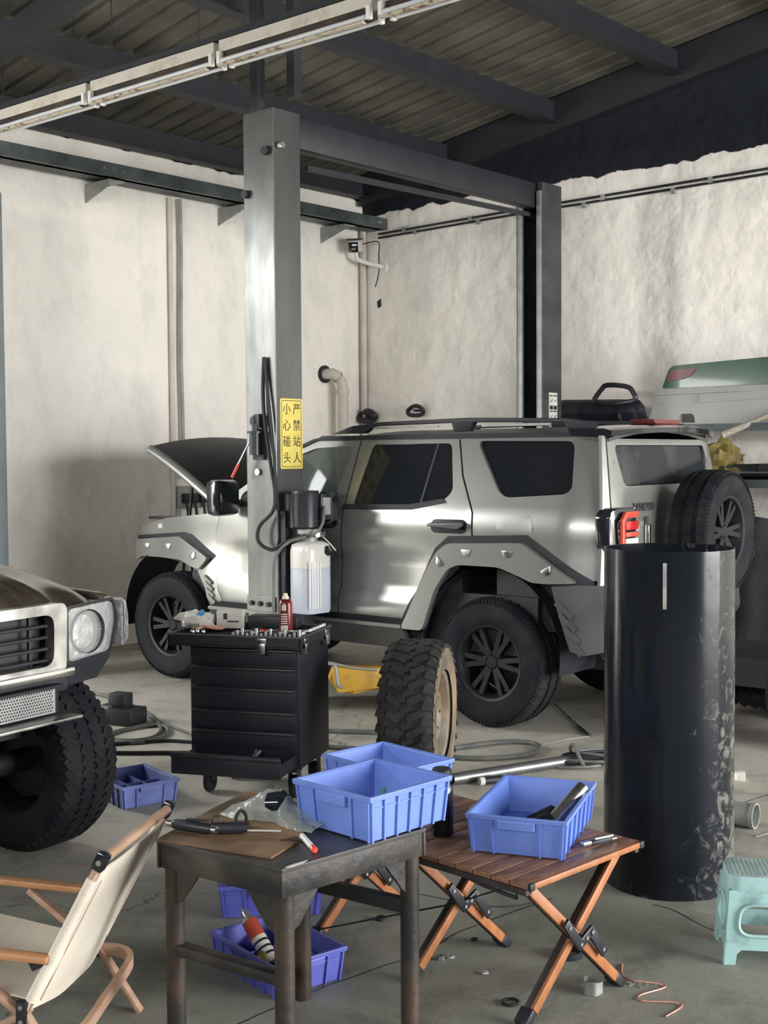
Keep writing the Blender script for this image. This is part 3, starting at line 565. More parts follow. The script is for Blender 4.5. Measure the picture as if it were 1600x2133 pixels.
# small notice on the far column
nt_ = MB().box((L2.x + .15, L2.y - .002, 2.02), (.12, .004, .28)).build('safety_notice', 'paper', lift); nt_['label'] = 'white safety notice with small black pictures'
for iy in range(2):
    for ix in (-1, 1):
        zb = 2.135 - iy * .128; xb = L2.x + .15 + ix * .028
        MB().box((xb, L2.y - .005, zb), (.044, .003, .010)).build('notice_bar', 'ink', nt_); MB().box((xb, L2.y - .005, zb - .098), (.044, .003, .032)).build('notice_text_block', 'ink', nt_)
        MB().bar((xb - .012, L2.y - .005, zb - .05), (xb + .014, L2.y - .005, zb - .032), .003, .010, up=(0, 1, 0)).build('notice_picture', 'ink', nt_)
MB().box((L2.x + .15, L2.y - .005, 1.89), (.10, .003, .012)).build('notice_stripe', 'label_red', nt_)
# motor, pump and fluid tank
ux, uy = .12, -.17
pu = MB().lathe([(0, 1.43), (.085, 1.43), (.09, 1.415), (.085, 1.40), (.083, 1.20), (.06, 1.185), (0, 1.185)], 28, (ux - .03, uy, 0)).box((ux - .02, -.05, 1.30), (.11, .10, .22)).build('motor', 'black_satin', lift, bevel=0)
MB().box((ux + .075, uy - .055, 1.325), (.09, .06, .17)).build('terminal_box', 'black_satin', pu, bevel=.006)
MB().box((ux + .168, uy - .02, 1.325), (.075, .10, .19)).build('capacitor_box', 'black_plastic', pu, bevel=.006)
MB().cyl((ux + .168, uy - .072, 1.37), (ux + .168, uy - .082, 1.37), .022, n=14).build('switch', 'black_gloss', pu)
MB().box((ux + .075, uy - .087, 1.33), (.07, .003, .11)).build('rating_plate', 'galv', pu)
MB().lathe([(0, 1.185), (.075, 1.185), (.075, 1.155), (.055, 1.15), (.055, 1.10), (0, 1.10)], 24, (ux, uy, 0)).build('pump_block', 'galv', pu)
MB().cyl((ux - .05, uy - .05, 1.15), (ux - .10, uy - .09, 1.145), .013, n=10).cyl((ux - .0, uy - .06, 1.15), (ux - .02, uy - .10, 1.15), .016, n=6).cyl((ux + .05, uy - .05, 1.15), (ux + .06, uy - .08, 1.15), .02, n=10).build('valve_fitting', 'chrome', pu)
lv = MB().tube([(ux + .09, uy - .02, 1.14), (ux + .13, uy - .05, 1.09), (ux + .18, uy - .07, 1.03)], .006, 8).build('lowering_lever', 'steel', pu)
MB().lathe([(0, -.02), (.015, -.013), (.02, 0), (.015, .013), (0, .02)], 14, (ux + .183, uy - .072, 1.02)).build('knob', 'black_gloss', lv)
def tank(z0, z1, mname, m, cap):
    r = rounded(.235, .20, .06, 6); n = len(r); mb = MB()
    rings = [(z0, .94), (z0 + .02, 1.0), (z1 - .001, 1.0)] if not cap else [(z0, 1.0), (z1 - .06, 1.0), (z1 - .02, .93), (z1, .62)]
    for i, (z, k) in enumerate(rings): mb.v += [Vector((ux + .01 + u * k, uy + v * k, z)) for u, v in r]
    for i in range(len(rings) - 1): mb.f += [(i * n + j, i * n + (j + 1) % n, (i + 1) * n + (j + 1) % n, (i + 1) * n + j) for j in range(n)]
    mb.f += [tuple(range(n)), tuple((len(rings) - 1) * n + j for j in range(n))]
    return mb.build(mname, m, lift, angle=50)
tk = tank(.645, .935, 'fluid_tank', 'fluid', False); tank(.935, 1.105, 'tank_top', 'tank_white', True)
for k in range(5): MB().cyl((ux - .09 + .022 * k, uy - .101 + .002 * abs(k - 4), .68), (ux - .09 + .022 * k, uy - .101 + .002 * abs(k - 4), .98), .006, n=8).build('moulded_rib', 'tank_white', tk)
MB().lathe([(0, .03), (.02, .03), (.034, .02), (.036, 0), (0, 0)], 16, (ux + .07, uy - .085, 1.04), (.3, -.8, .5)).build('filler_cap', 'black_gloss', tk)
# hydraulic hoses on the column
MB().tube([(-.02, .085, 2.29), (-.022, .095, 2.1), (-.022, .085, 1.9), (-.022, .03, 1.6), (-.02, -.005, 1.42), (-.03, .005, 1.30), (-.06, .10, 1.20), (-.06, .11, 1.10), (-.03, .02, 1.05), (.02, -.06, 1.10), (.07, -.22, 1.15)], .012, 10, sub=7).build('hydraulic_hose', 'black_plastic', lift)
MB().tube([(-.02, .078, 2.29), (-.02, .06, 2.1), (-.02, .03, 1.9), (-.02, .0, 1.65), (-.02, -.015, 1.45), (-.01, -.02, 1.3)], .010, 10, sub=6).build('hydraulic_hose', 'black_plastic', lift)
MB().tube([(ux + .04, uy - .10, 1.33), (ux - .0, uy - .12, 1.22), (ux - .06, uy - .09, 1.15), (.02, -.09, 1.10), (-.035, -.02, 1.0), (-.035, .0, .8), (-.03, .01, .58), (-.03, .01, .3)], .010, 10, sub=7).build('hydraulic_hose', 'hose', lift)
MB().box((.05, -.03, .75), (.06, .05, 1.1)).build('hose_guard', 'black_plastic', lift)
# safety latch with red-tipped handle
lt = MB().cyl((-.045, .15, 1.66), (-.045, .15, 1.80), .036, n=18).cyl((-.045, .15, 1.80), (-.045, .15, 1.815), .05, n=18).cyl((-.045, .15, 1.81), (-.045, .15, 1.86), .02, n=12).build('safety_latch', 'black_satin', lift)
MB().cyl((-.02, .165, 1.88), (-.045, .165, 1.88), .035, n=18).box((-.03, .14, 1.88), (.03, .05, .09)).build('latch_wheel', 'black_plastic', lt)
hd = MB().cyl((-.06, .19, 1.74), (-.09, .265, 1.60), .006, n=8).build('latch_handle', 'steel', lt)
MB().cyl((-.09, .265, 1.60), (-.105, .31, 1.515), .010, n=8).build('red_grip', 'red_paint', hd)
MB().box((-.01, .15, 1.73), (.02, .10, .20)).build('latch_plate', 'black_plastic', lt)
MB().cyl((-.001, .165, 1.55), (-.018, .165, 1.55), .022, n=12).build('column_bolt', 'steel', c1)
# second lift, only the edge of its post in view
t = thing('lift_post', 'blue grey lift post at the left edge with safety sticker', 'lift post', X=frame((-3.062, 9.2, 0), (1, 0, 0), (0, 1, 0)))
MB().prism([(0, 0), (.262, 0), (.262, .26), (0, .26)], lambda u, v, d: Vector((u, v, d)), 0, 3.6).build('column', 'blue_jack', t, bevel=.004)
MB().box((.12, .12, .01), (.45, .45, .02)).build('base_plate', 'blue_jack', t)
st = MB().box((.15, -.002, 1.78), (.18, .003, .62)).build('safety_sticker', 'paper', t)
for k in range(7): MB().box((.2, -.0045, 2.0 - k * .075), (.06, .002, .045)).build('sticker_picture', 'ink', st)
MB().box((.15, -.0045, 2.06), (.17, .002, .05)).build('sticker_band', 'yellow_sign', st)

# ------------------------------------------------------------------ wheels
def wheel(parent, X, rad, wid, rim_r, tyre_m='rubber', rim_m='black_satin', spokes=6, style='road', face=1, detail=True, name='wheel'):
    """a wheel whose axle is local Y; face=+1 shows its outer side towards +Y"""
    hw = wid / 2; k = .012
    prof = [(rim_r, -hw * .80), (rim_r + .02, -hw * .92), (rim_r + (rad - rim_r) * .45, -hw), (rad - .045, -hw * .97), (rad - .018, -hw * .84), (rad - k, -hw * .7),
            (rad - k, hw * .7), (rad - .018, hw * .84), (rad - .045, hw * .97), (rim_r + (rad - rim_r) * .45, hw), (rim_r + .02, hw * .92), (rim_r, hw * .80)]
    tl = MB().lathe(prof + [(rim_r - .012, hw * .7), (rim_r - .012, -hw * .7)], 56, ax=(0, 1, 0), closed=True).build(name, tyre_m, parent, X=X, angle=40)
    tr = MB()
    def lug(t0, y0, t1, y1, w_, h_=.012, sh=0.0):
        n_ = 2; vs = []
        for i in range(n_ + 1):
            f_ = i / n_; t_ = t0 + (t1 - t0) * f_; y_ = y0 + (y1 - y0) * f_
            dy = y1 - y0; dt = (t1 - t0) * rad; L = math.hypot(dy, dt) + 1e-9; ny, nt2 = dt / L, -dy / L
            for s_ in (-1, 1):
                yy = y_ + s_ * ny * w_ / 2; tt = t_ + s_ * nt2 * w_ / 2 / rad
                drop = max(0.0, (abs(yy) - hw * .62)) * .45
                for rr in (rad - k - .004 - drop, rad - k + h_ - drop * .9): vs.append((rr * math.cos(tt), yy, rr * math.sin(tt)))
        fs = []
        for i in range(n_):
            a_ = i * 4; b_ = a_ + 4; fs += [(a_ + 1, a_ + 3, b_ + 3, b_ + 1), (a_, a_ + 1, b_ + 1, b_), (a_ + 2, a_ + 3, b_ + 3, b_ + 2)]
        fs += [(0, 1, 3, 2), (n_ * 4, n_ * 4 + 1, n_ * 4 + 3, n_ * 4 + 2)]
        tr.add(vs, fs)
    if style == 'road':       # ribs with fine side sipes
        for yc in (-.33, 0, .33):
            for i in range(40):
                t0 = 2 * math.pi * i / 40; lug(t0, yc * wid - .0, t0 + 2 * math.pi / 40 * .93, yc * wid + .008, wid * .2)
        for i in range(90):
            for s_ in (-1, 1): lug(2 * math.pi * i / 90, s_ * hw * .78, 2 * math.pi * i / 90 + .02, s_ * hw * .97, .014, .008)
    elif style == 'diamond':  # long diamond blocks
        N_ = 52
        for i in range(N_):
            t0 = 2 * math.pi * i / N_
            for j, yc in enumerate((-.36, -.13, .10, .33)):
                o_ = (j % 2) * math.pi / N_; lug(t0 + o_, (yc - .095) * wid, t0 + o_ + 2 * math.pi / N_ * 1.55 * (1 if j % 2 else -1), (yc + .095) * wid, wid * .095, .008)
            for s_ in (-1, 1): lug(t0, s_ * hw * .84, t0 + .03, s_ * hw * .98, .022, .006)
    else:                     # chunky off-road lugs
        N_ = 30
        for i in range(N_):
            t0 = 2 * math.pi * i / N_
            lug(t0, -.30 * wid, t0 + .09, -.06 * wid, .034); lug(t0 + .10, .06 * wid, t0 + .01, .30 * wid, .034)
            lug(t0 + .14, -.16 * wid, t0 + .19, .02 * wid, .026); lug(t0 + .05, -.02 * wid, t0 + .01, .15 * wid, .026)
            for s_ in (-1, 1): lug(t0 + (.03 if s_ > 0 else .1), s_ * hw * .66, t0 + (.0 if s_ > 0 else .13), s_ * hw * 1.0, .042, .012)
    tr.build('tread', tyre_m, tl, angle=20)
    f_ = face
    rim = MB().lathe([(rim_r - .004, -hw * .78 * f_), (rim_r - .02, -hw * .6 * f_), (rim_r - .03, 0), (rim_r - .02, hw * .55 * f_), (rim_r + .006, hw * .80 * f_), (rim_r + .006, hw * .86 * f_), (rim_r - .012, hw * .82 * f_), (rim_r - .028, hw * .5 * f_), (rim_r - .04, -.1 * hw * f_)], 48, ax=(0, 1, 0))
    rim.build('rim', rim_m, tl, angle=50)
    sp = MB()
    yo = hw * .45 * f_
    if style == 'steel' or spokes == 0:
        nh = 8; ri, ro = rim_r * .38, rim_r * .80
        out = [(rim_r * .93 * math.cos(2 * math.pi * i / 48), rim_r * .93 * math.sin(2 * math.pi * i / 48)) for i in range(48)]
        holes = []
        for i in range(nh):
            c_ = 2 * math.pi * (i + .5) / nh; cx, cz = rim_r * .68 * math.cos(c_), rim_r * .68 * math.sin(c_)
            holes.append([(cx + .030 * math.cos(c_ + q_) * 1.2 * (1 if abs(math.cos(q_)) > .5 else 1) , cz + .030 * math.sin(c_ + q_) * 1.2) for q_ in [2 * math.pi * j / 10 for j in range(10)]])
        for i in range(6):
            c_ = 2 * math.pi * i / 6; holes.append([(rim_r * .40 * math.cos(c_) + .009 * math.cos(q_), rim_r * .40 * math.sin(c_) + .009 * math.sin(q_)) for q_ in [2 * math.pi * j / 8 for j in range(8)]])
        holes.append([(.05 * math.cos(q_), .05 * math.sin(q_)) for q_ in [2 * math.pi * j / 16 for j in range(16)]])
        def dish(u, v, d):
            r_ = math.hypot(u, v) / rim_r; return Vector((u, yo + f_ * (.035 * math.exp(-((r_ - .5) / .22) ** 2) - d), v))
        panel_mb(out, holes, dish, .012, .03, sp)
    else:
        for i in range(spokes):
            c_ = 2 * math.pi * i / spokes
            for off in (-.16, .16):
                p0 = Vector((.045 * math.cos(c_ + off), yo, .045 * math.sin(c_ + off))); p1 = Vector(((rim_r - .015) * math.cos(c_ + off), yo + f_ * hw * .12, (rim_r - .015) * math.sin(c_ + off)))
                sp.bar(p0, p1, .03, .03, up=(0, 1, 0))
        sp.lathe([(0, yo + f_ * .02), (.035, yo + f_ * .02), (.05, yo + f_ * .005), (.06, yo - f_ * .03)], 20, ax=(0, 1, 0))
        sp.lathe([(rim_r - .05, yo - f_ * .10), (.0, yo - f_ * .11)], 24, ax=(0, 1, 0))
    sp.build('spokes', rim_m, tl, angle=30)
    if style != 'steel':
        nb = MB()
        for i in range(6):
            c_ = 2 * math.pi * i / 6 + .3; nb.cyl((.06 * math.cos(c_), yo - f_ * .02, .06 * math.sin(c_)), (.06 * math.cos(c_), yo + f_ * .012, .06 * math.sin(c_)), .010, n=6)
        nb.build('lug_nuts', 'steel', tl)
    return tl

# ------------------------------------------------------------------ silver off-roader
CT = R(39); FW = Vector((-math.cos(CT), math.sin(CT), 0)); LF = Vector((-math.sin(CT), -math.cos(CT), 0))
HWD = .87
car = thing('off_roader', 'silver off-roader with open hood and spare wheel between the lift posts', 'car', X=frame(Vector((.60, 7.60, 0)) - LF * HWD, FW, LF))
YP = [(.38, .79), (.56, .835), (.65, .852), (.73, .846), (.81, .812), (.97, .808), (1.08, .832), (1.20, .836), (1.30, .820), (1.36, .797), (1.55, .735), (1.78, .650), (1.82, .62)]
def ysurf(s, z):
    y = interp(YP, z) if z < 1.36 else .797 - (z - 1.36) * .352
    if z < 1.36 and z > 1.3: y = .820 - (z - 1.30) / .06 * .023
    k = max(0.0, min(1.0, (s - .25) / .35)) * max(0.0, min(1.0, (2.45 - s) / .3))     # the scooped doors only
    if .70 < z < 1.10:
        full = .848 - .015 * (z - .7) / .4; y = full + (y - full) * k
    if s > 2.55: y -= .10 * ((s - 2.55) / .75) ** 2
    if s < -.50: y -= .11 * ((-.50 - s) / .28) ** 2
    return y
def sidefn(sg, off=0.0): return lambda s, z, d: Vector((s, sg * (ysurf(s, z) + off - d), z))
def rsurf(y, z): return -.80 + .09 * max(0.0, min(1.0, (z - 1.28) / .48)) + 1.6 * max(0.0, abs(y) - .60) ** 2
def rearfn(off=0.0): return lambda y, z, d: Vector((rsurf(y, z) - off + d, y, z))
def arch(cx, cz, r, a0, a1, n=12): return [(cx + r * math.cos(R(a0 + (a1 - a0) * i / n)), cz + r * math.sin(R(a0 + (a1 - a0) * i / n))) for i in range(n + 1)]
w_front = roundpoly([(1.275, 1.327), (1.19, 1.715), (1.52, 1.70), (1.72, 1.635), (2.13, 1.38), (2.13, 1.327)], .035)
w_rear = roundpoly([(1.085, 1.327), (1.02, 1.722), (.385, 1.722), (.305, 1.43), (.36, 1.375), (.62, 1.335)], .035)
w_quart = roundpoly([(.185, 1.735), (-.50, 1.725), (-.535, 1.455), (-.50, 1.425), (-.10, 1.40), (-.04, 1.43)], .045)
d_front = [(1.19, .615), (1.185, .9), (1.165, 1.24), (1.135, 1.765), (1.52, 1.765), (1.75, 1.68), (2.20, 1.40), (2.30, 1.27), (2.36, 1.10), (2.37, .93), (2.33, .70), (2.28, .615)]
d_rear = [(1.185, .615), (1.18, .9), (1.16, 1.24), (1.13, 1.765), (.335, 1.765), (.25, 1.52), (.125, 1.30), (.115, 1.14), (.30, 1.125), (.37, 1.06), (.455, .935), (.62, .615)]
quarter = [(.33, 1.765), (.245, 1.52), (.12, 1.30), (.11, 1.135), (-.27, 1.145), (-.62, .925), (-.745, .925), (-.745, 1.60), (-.70, 1.765)]
fender = [(2.36, .93), (2.355, 1.10), (2.30, 1.26), (2.45, 1.242), (2.9, 1.20), (3.28, 1.125), (3.30, 1.035), (2.70, 1.085), (2.62, 1.07)]
fender_low = [(2.365, .93), (2.33, .70), (2.285, .615), (2.42, .58), (2.46, .70), (2.54, .82), (2.45, .90)]
fl_rear_o = [(.64, .56), (.60, .63), (.43, .945), (.36, 1.05), (.275, 1.112), (-.265, 1.135), (-.62, .915)]
fl_rear_i = [(-.44, .905), (-.34, .905), (-.20, .955), (-.10, .985), (.19, .985), (.27, .955), (.37, .82), (.47, .56)]
fl_front_o = [(3.31, 1.02), (2.70, 1.07), (2.40, .925), (2.50, .835)]
fl_front_i = [(2.62, .87), (2.70, .90), (2.95, .905), (3.20, .90), (3.30, .86)]
for sg in (1, -1):
    fn = sidefn(sg)
    if sg == 1:
        fd = panel_mb(inset(d_front, .004), [inset(w_front, -.004)], fn, .03, .05).build('front_door', 'silver', car, angle=50)
        rd = panel_mb(inset(d_rear, .004), [inset(w_rear, -.004)], fn, .03, .05).build('rear_door', 'silver', car, angle=50)
        panel_mb(inset(w_front, .0), [], sidefn(sg, -.012), .006, .1).build('front_door_glass', 'glass_clear', fd, angle=60)
        panel_mb(inset(w_rear, .0), [], sidefn(sg, -.010), .006, .1).build('rear_door_glass', 'glass_dark', rd, angle=60)
        MB().prism([(.53, 1.345), (.545, 1.345), (.50, 1.722), (.485, 1.722)], sidefn(sg, -.005), 0, .01).build('glass_bar', 'black_plastic', rd)
        panel_mb([(1.285, 1.30), (1.28, 1.335), (2.14, 1.335), (2.16, 1.30)], [], sidefn(sg, .006), .012, .08).build('belt_trim', 'black_plastic', fd)
        panel_mb([(1.165, 1.30), (1.16, 1.335), (1.09, 1.335), (.62, 1.343), (.36, 1.383), (.33, 1.36), (.60, 1.312)], [], sidefn(sg, .006), .012, .08).build('belt_trim', 'black_plastic', rd)
        for nm, s0, dr in (('door_handle', 1.335, fd), ('door_handle', .29, rd)):
            MB().prism(rounded(.27, .085, .04, 6, s0, 1.215), sidefn(sg, -.006), -.012, .004).build('handle_cup', 'black_gloss', dr)
            MB().prism(roundpoly([(s0 - .13, 1.245), (s0 + .12, 1.235), (s0 + .135, 1.215), (s0 - .10, 1.200), (s0 - .13, 1.22)], .012), sidefn(sg, .055), 0, .028).build('door_handle', 'chrome_worn' if dr is fd else 'gun', dr, bevel=.006)
        qp = panel_mb(inset(quarter, .004), [inset(w_quart, -.004)], fn, .03, .05).build('rear_quarter', 'silver', car, angle=50)
        panel_mb(w_quart, [], sidefn(sg, -.022), .006, .1).build('quarter_glass', 'glass_dark', qp, angle=60)
        fe = panel_mb(inset(fender, .003), [], fn, .03, .05).build('front_fender', 'silver', car, angle=50)
        MB().prism(roundpoly([(3.02, 1.115), (3.02, 1.15), (2.96, 1.152), (2.96, 1.117)], .004), sidefn(sg, .003), 0, .004).build('fender_badge', 'paper', fe)
        panel_mb(fender_low, [], fn, .03, .05).build('fender_skirt', 'silver', car, angle=50)
        fdoor = roundpoly([(-.06, 1.30), (-.30, 1.305), (-.325, 1.19), (-.27, 1.175), (-.075, 1.175), (-.055, 1.20)], .04)
        panel_mb(fdoor, [], sidefn(sg, -.001), .004, .06).build('filler_seam', 'ink', qp)
        panel_mb(inset(fdoor, .005), [], sidefn(sg, .0025), .006, .06).build('fuel_flap', 'silver', qp)
    else:
        rt = panel_mb(d_front[:8] + [(2.30, .615)], [w_front], fn, .03, .12).build('front_door', 'silver', car)
        panel_mb(w_front, [], sidefn(sg, -.012), .006, .2).build('front_door_glass', 'glass_clear', rt)
        rt = panel_mb(d_rear, [], fn, .03, .12).build('rear_door', 'silver', car)
        panel_mb(quarter, [], fn, .03, .12).build('rear_quarter', 'silver', car)
        panel_mb(fender, [], fn, .03, .12).build('front_fender', 'silver', car)
    # wheel-arch flares with black outline band
    rb = [(.675, .56), (.64, .63), (.465, .965), (.39, 1.08), (.29, 1.155), (-.28, 1.18), (-.70, .925), (-.70, .87), (-.44, .895), (-.34, .905), (-.10, .985), (.19, .985), (.37, .82), (.47, .56)]
    panel_mb(rb, [], sidefn(sg, .006), .03, .06).build('arch_band', 'black_plastic', car)
    fr = panel_mb(roundpoly(fl_rear_o + fl_rear_i, .03, 3), [], lambda s, z, d, sg=sg: Vector((s, sg * (.852 + .030 - max(0, s * s * 0) - d - (.11 * ((-.50 - s) / .28) ** 2 if s < -.5 else 0)), z)), .05, .05).build('wheel_flare', 'silver' if sg == 1 else 'silver', car, angle=50)
    fr.data = fr.data.copy()
    fb = [(3.33, 1.05), (2.69, 1.10), (2.60, 1.085), (2.36, .94), (2.38, .92), (2.50, .835), (2.62, .87), (2.95, .905), (3.31, .9)]
    panel_mb(fb, [], sidefn(sg, .004), .03, .06).build('arch_band', 'black_plastic', car)
    ff = panel_mb(roundpoly(fl_front_o + fl_front_i, .03, 3), [], lambda s, z, d, sg=sg: Vector((s, sg * (.852 + .028 - d - (.10 * ((s - 2.55) / .75) ** 2 if s > 2.55 else 0)), z)), .05, .05).build('wheel_flare', 'silver', car, angle=50)
    for cx, rr in ((.0, .50), (2.87, .50)):
        MB().grid(20, 1, lambda u, v: Vector((cx + rr * math.cos(math.pi * (1.12 * u - .06)), sg * (.83 - .42 * v), .46 + (rr + .015) * math.sin(math.pi * (1.12 * u - .06))))).build('arch_liner', 'black_plastic', car)
    if sg == 1:
        for (s0, z0, tgt, sc_, rot_) in ((.125, 1.065, fr, 1, 0), (-.17, 1.07, fr, 1, 0), (.325, .995, fr, 1, .7), (-.44, .98, fr, 1, -.5), (3.12, .985, ff, 1, 0), (2.83, .995, ff, 1, 0), (2.55, .935, ff, 1, -.5)):
            yy = .886 - (.10 * ((s0 - 2.55) / .75) ** 2 if s0 > 2.55 else 0)
            MB().prism([(s0 + u * math.cos(rot_) - v * math.sin(rot_), z0 + u * math.sin(rot_) + v * math.cos(rot_)) for u, v in ((-.038, .016), (.038, .016), (.018, -.026), (-.018, -.026))], lambda u, v, d: Vector((u, yy - d, v)), -.004, .02).build('flare_bolt', 'chrome_worn', tgt, bevel=.003)
    # sill
    panel_mb([(.64, .60), (.60, .62), (2.30, .62), (2.40, .585), (2.42, .57), (.66, .57)], [], sidefn(sg, .002), .03, .08).build('sill_strip', 'black_plastic', car)
    panel_mb([(.66, .555), (.66, .578), (2.42, .578), (2.43, .555)], [], sidefn(sg, .018), .02, .1).build('sill_rail', 'silver', car)
    panel_mb([(.60, .42), (.66, .557), (2.43, .557), (2.44, .42)], [], sidefn(sg, .004), .04, .1).build('rocker_panel', 'gun', car)
    # rear bumper corner
    bc = panel_mb([(-.46, .89), (-.62, .905), (-.86, .905), (-.86, .55), (-.66, .50), (-.58, .52), (-.50, .75)], [], lambda s, z, d, sg=sg: Vector((s, sg * (.862 - (.16 * ((-.50 - s) / .36) ** 2 if s < -.5 else 0) - d), z)), .05, .05).build('bumper_corner', 'gun', car, angle=50)
    if sg == 1:
        for k in range(4):
            MB().bar((-.495 - .03 * k, .872, .80 - .07 * k), (-.60 - .02 * k, .866, .72 - .07 * k), .012, .03).build('bumper_slat', 'gun', bc)
        for k in range(4):
            MB().bar((2.46 - .012 * k, .858, .79 - .045 * k), (2.385 - .012 * k, .858, .74 - .045 * k), .012, .022).build('skirt_slat', 'pvc_grey', ff)
# structure behind the panels
MB().box((1.2, 0, .62), (3.0, 1.50, .36)).box((1.2, 0, 1.0), (1.9, 1.50, .5)).box((2.85, 0, .95), (.6, 1.0, .22)).box((-.35, 0, .95), (.75, 1.40, .7)).box((.0, 0, .42), (3.5, .7, .16)).build('chassis', 'ink', car)
panel_mb([(2.30, .60), (2.2, 1.26), (-.68, 1.30), (-.68, .92), (-.3, 1.0), (.3, 1.0), (.6, .60)], [], sidefn(1, -.035), .01, .2).build('inner_shell', 'ink', car)
for s_, y_ in ((1.30, .38), (1.30, -.38), (.42, .40), (.42, -.40)):
    MB().box((s_, y_, 1.28), (.16, .46, .40)).box((s_ - .03, y_, 1.56), (.10, .24, .16)).build('seat', 'black_plastic', car, bevel=.03)
MB().grid(24, 14, lambda u, v: (lambda s, y: Vector((s, y, 1.765 + .06 * (1 - (y / .66) ** 2) - (.045 * ((s - 1.1) / .42) ** 2 if s > 1.1 else 0) - (.02 * ((-.3 - s) / .4) ** 2 if s < -.3 else 0))))(-.72 + 2.24 * u, (-1 + 2 * v) * .66)).build('roof', 'gun', car, solid=.02)
for sg in (1, -1):
    panel_mb([(-.71, 1.757), (-.70, 1.785), (1.45, 1.785), (1.56, 1.765), (1.78, 1.685), (1.76, 1.67), (1.52, 1.757)], [], sidefn(sg, .012), .03, .06).build('drip_rail', 'black_plastic', car)
    rr = MB(); P = [(-.62, 1.80), (-.58, 1.845), (-.40, 1.868), (.3, 1.885), (1.0, 1.872), (1.25, 1.85), (1.42, 1.80)]
    rr.prism(P[::-1] + [(-.42, 1.80), (-.40, 1.842), (.25, 1.856), (.28, 1.80), (.40, 1.80), (.42, 1.856), (1.05, 1.846), (1.14, 1.80)][::1], lambda u, v, d: Vector((u, sg * (.625 - d), v)), 0, .05).build('roof_rail', 'black_plastic', car, bevel=.006)
    if sg == 1: MB().box((.85, .60, 1.835), (.62, .012, .016)).box((-.05, .60, 1.835), (.5, .012, .016)).build('rail_insert', 'galv', car)
ws = MB().grid(8, 10, lambda u, v: Vector((1.50 + .80 * u + .10 * (1 - (2 * v - 1) ** 2), (2 * v - 1) * (.64 + .10 * u), 1.79 - .52 * u))).build('windscreen', 'glass_clear', car, solid=.006)
MB().box((2.38, 0, 1.235), (.26, 1.40, .06)).box((2.25, 0, 1.17), (.3, 1.45, .12)).build('cowl', 'black_plastic', car, bevel=.01)
# open hood, hinged at the cowl
ha = R(34)
def hoodfn(off): return lambda u, y, d: Vector((2.47 + u * math.cos(ha) - (off - d + .05 * (1 - (y / .74) ** 2) - .05 * (u / .86) ** 3) * math.sin(ha), y, 1.275 + u * math.sin(ha) + (off - d + .05 * (1 - (y / .74) ** 2) - .05 * (u / .86) ** 3) * math.cos(ha)))
ho = [(0, -.70)] + [(.80 + .07 * (1 - (y / .74) ** 2), y) for y in [(-.74 + 1.48 * i / 14) for i in range(15)]] + [(0, .70)]
hood = panel_mb(ho, [], hoodfn(.05), .03, .07).build('hood', 'black_satin', car, angle=50)
he = MB(); he.tube([hoodfn(.02)(u, .70 + .045 * u / .8, 0) for u in [i * .81 / 10 for i in range(11)]], .036, 10).build('hood_edge', 'silver', hood)
MB().tube([hoodfn(.03)(.80 + .07 * (1 - (y / .74) ** 2), y, 0) for y in [(-.74 + 1.48 * i / 14) for i in range(15)]], .02, 8).build('hood_lip', 'gun', hood)
MB().cyl((2.95, .55, 1.12), hoodfn(.0)(.55, .52, 0), .012, n=8).build('hood_strut', 'black_plastic', car)
MB().box((3.26, 0, 1.06), (.08, 1.30, .10)).box((3.20, .62, 1.11), (.25, .10, .03)).build('radiator_support', 'black_plastic', car, bevel=.01)
MB().box((2.9, .64, 1.185), (.7, .10, .02)).build('fender_rail', 'black_plastic', car)
# door mirror
mi = MB().box((2.12, .985, 1.365), (.14, .22, .25)).build('mirror', 'black_gloss', car, bevel=.04)
MB().bar((2.14, .80, 1.32), (2.13, .93, 1.33), .06, .05).build('mirror_arm', 'black_plastic', mi)
# tail: gate, lamps, spoiler, spare wheel, badge
g_o = [(.665, 1.745), (-.665, 1.745), (-.72, 1.30), (-.66, .88), (.66, .88), (.72, 1.30)]
g_w = roundpoly([(.595, 1.70), (-.595, 1.70), (-.55, 1.47), (.55, 1.47)], .04)
gate = panel_mb(inset(g_o, .004), [inset(g_w, -.004)], rearfn(), .03, .06).build('tailgate', 'silver', car, angle=50)
panel_mb(g_w, [], rearfn(-.014), .006, .1).build('rear_glass', 'glass_rear', gate, angle=60)
for sg in (1, -1):
    panel_mb([(sg * .668, 1.76), (sg * .725, 1.30), (sg * .665, .90), (sg * .79, .90), (sg * .775, 1.30), (sg * .695, 1.76)], [], rearfn(-.002), .02, .06).build('rear_pillar', 'silver', car, angle=50)
    lo_ = MB(); O_ = roundpoly([(.555, 1.35), (.765, 1.345), (.80, 1.30), (.79, 1.13), (.745, 1.06), (.555, 1.09)], .02)
    lp = lo_.prism([(sg * u, v) for u, v in O_], lambda u, v, d: Vector((-.80 - d + .9 * max(0, abs(u) - .66) ** 1.5, u, v)), -.05, .045).build('tail_lamp', 'black_gloss', car, bevel=.012)
    MB().prism([(sg * u, v) for u, v in roundpoly([(.56, 1.325), (.70, 1.325), (.745, 1.28), (.745, 1.09), (.715, 1.085), (.715, 1.265), (.69, 1.29), (.56, 1.29)], .008)], lambda u, v, d: Vector((-.848 - d, u, v)), -.01, .012).build('lamp_frame', 'red_bright', lp, bevel=.003)
    for k, (z_, h_, m_) in enumerate(((1.245, .05, 'red_lens'), (1.195, .028, 'red_bright'), (1.155, .035, 'white_lens'), (1.115, .026, 'red_bright'))):
        MB().box((-.852, sg * .632, z_), (.016, .145, h_)).build('lamp_segment', m_, lp, bevel=.004)
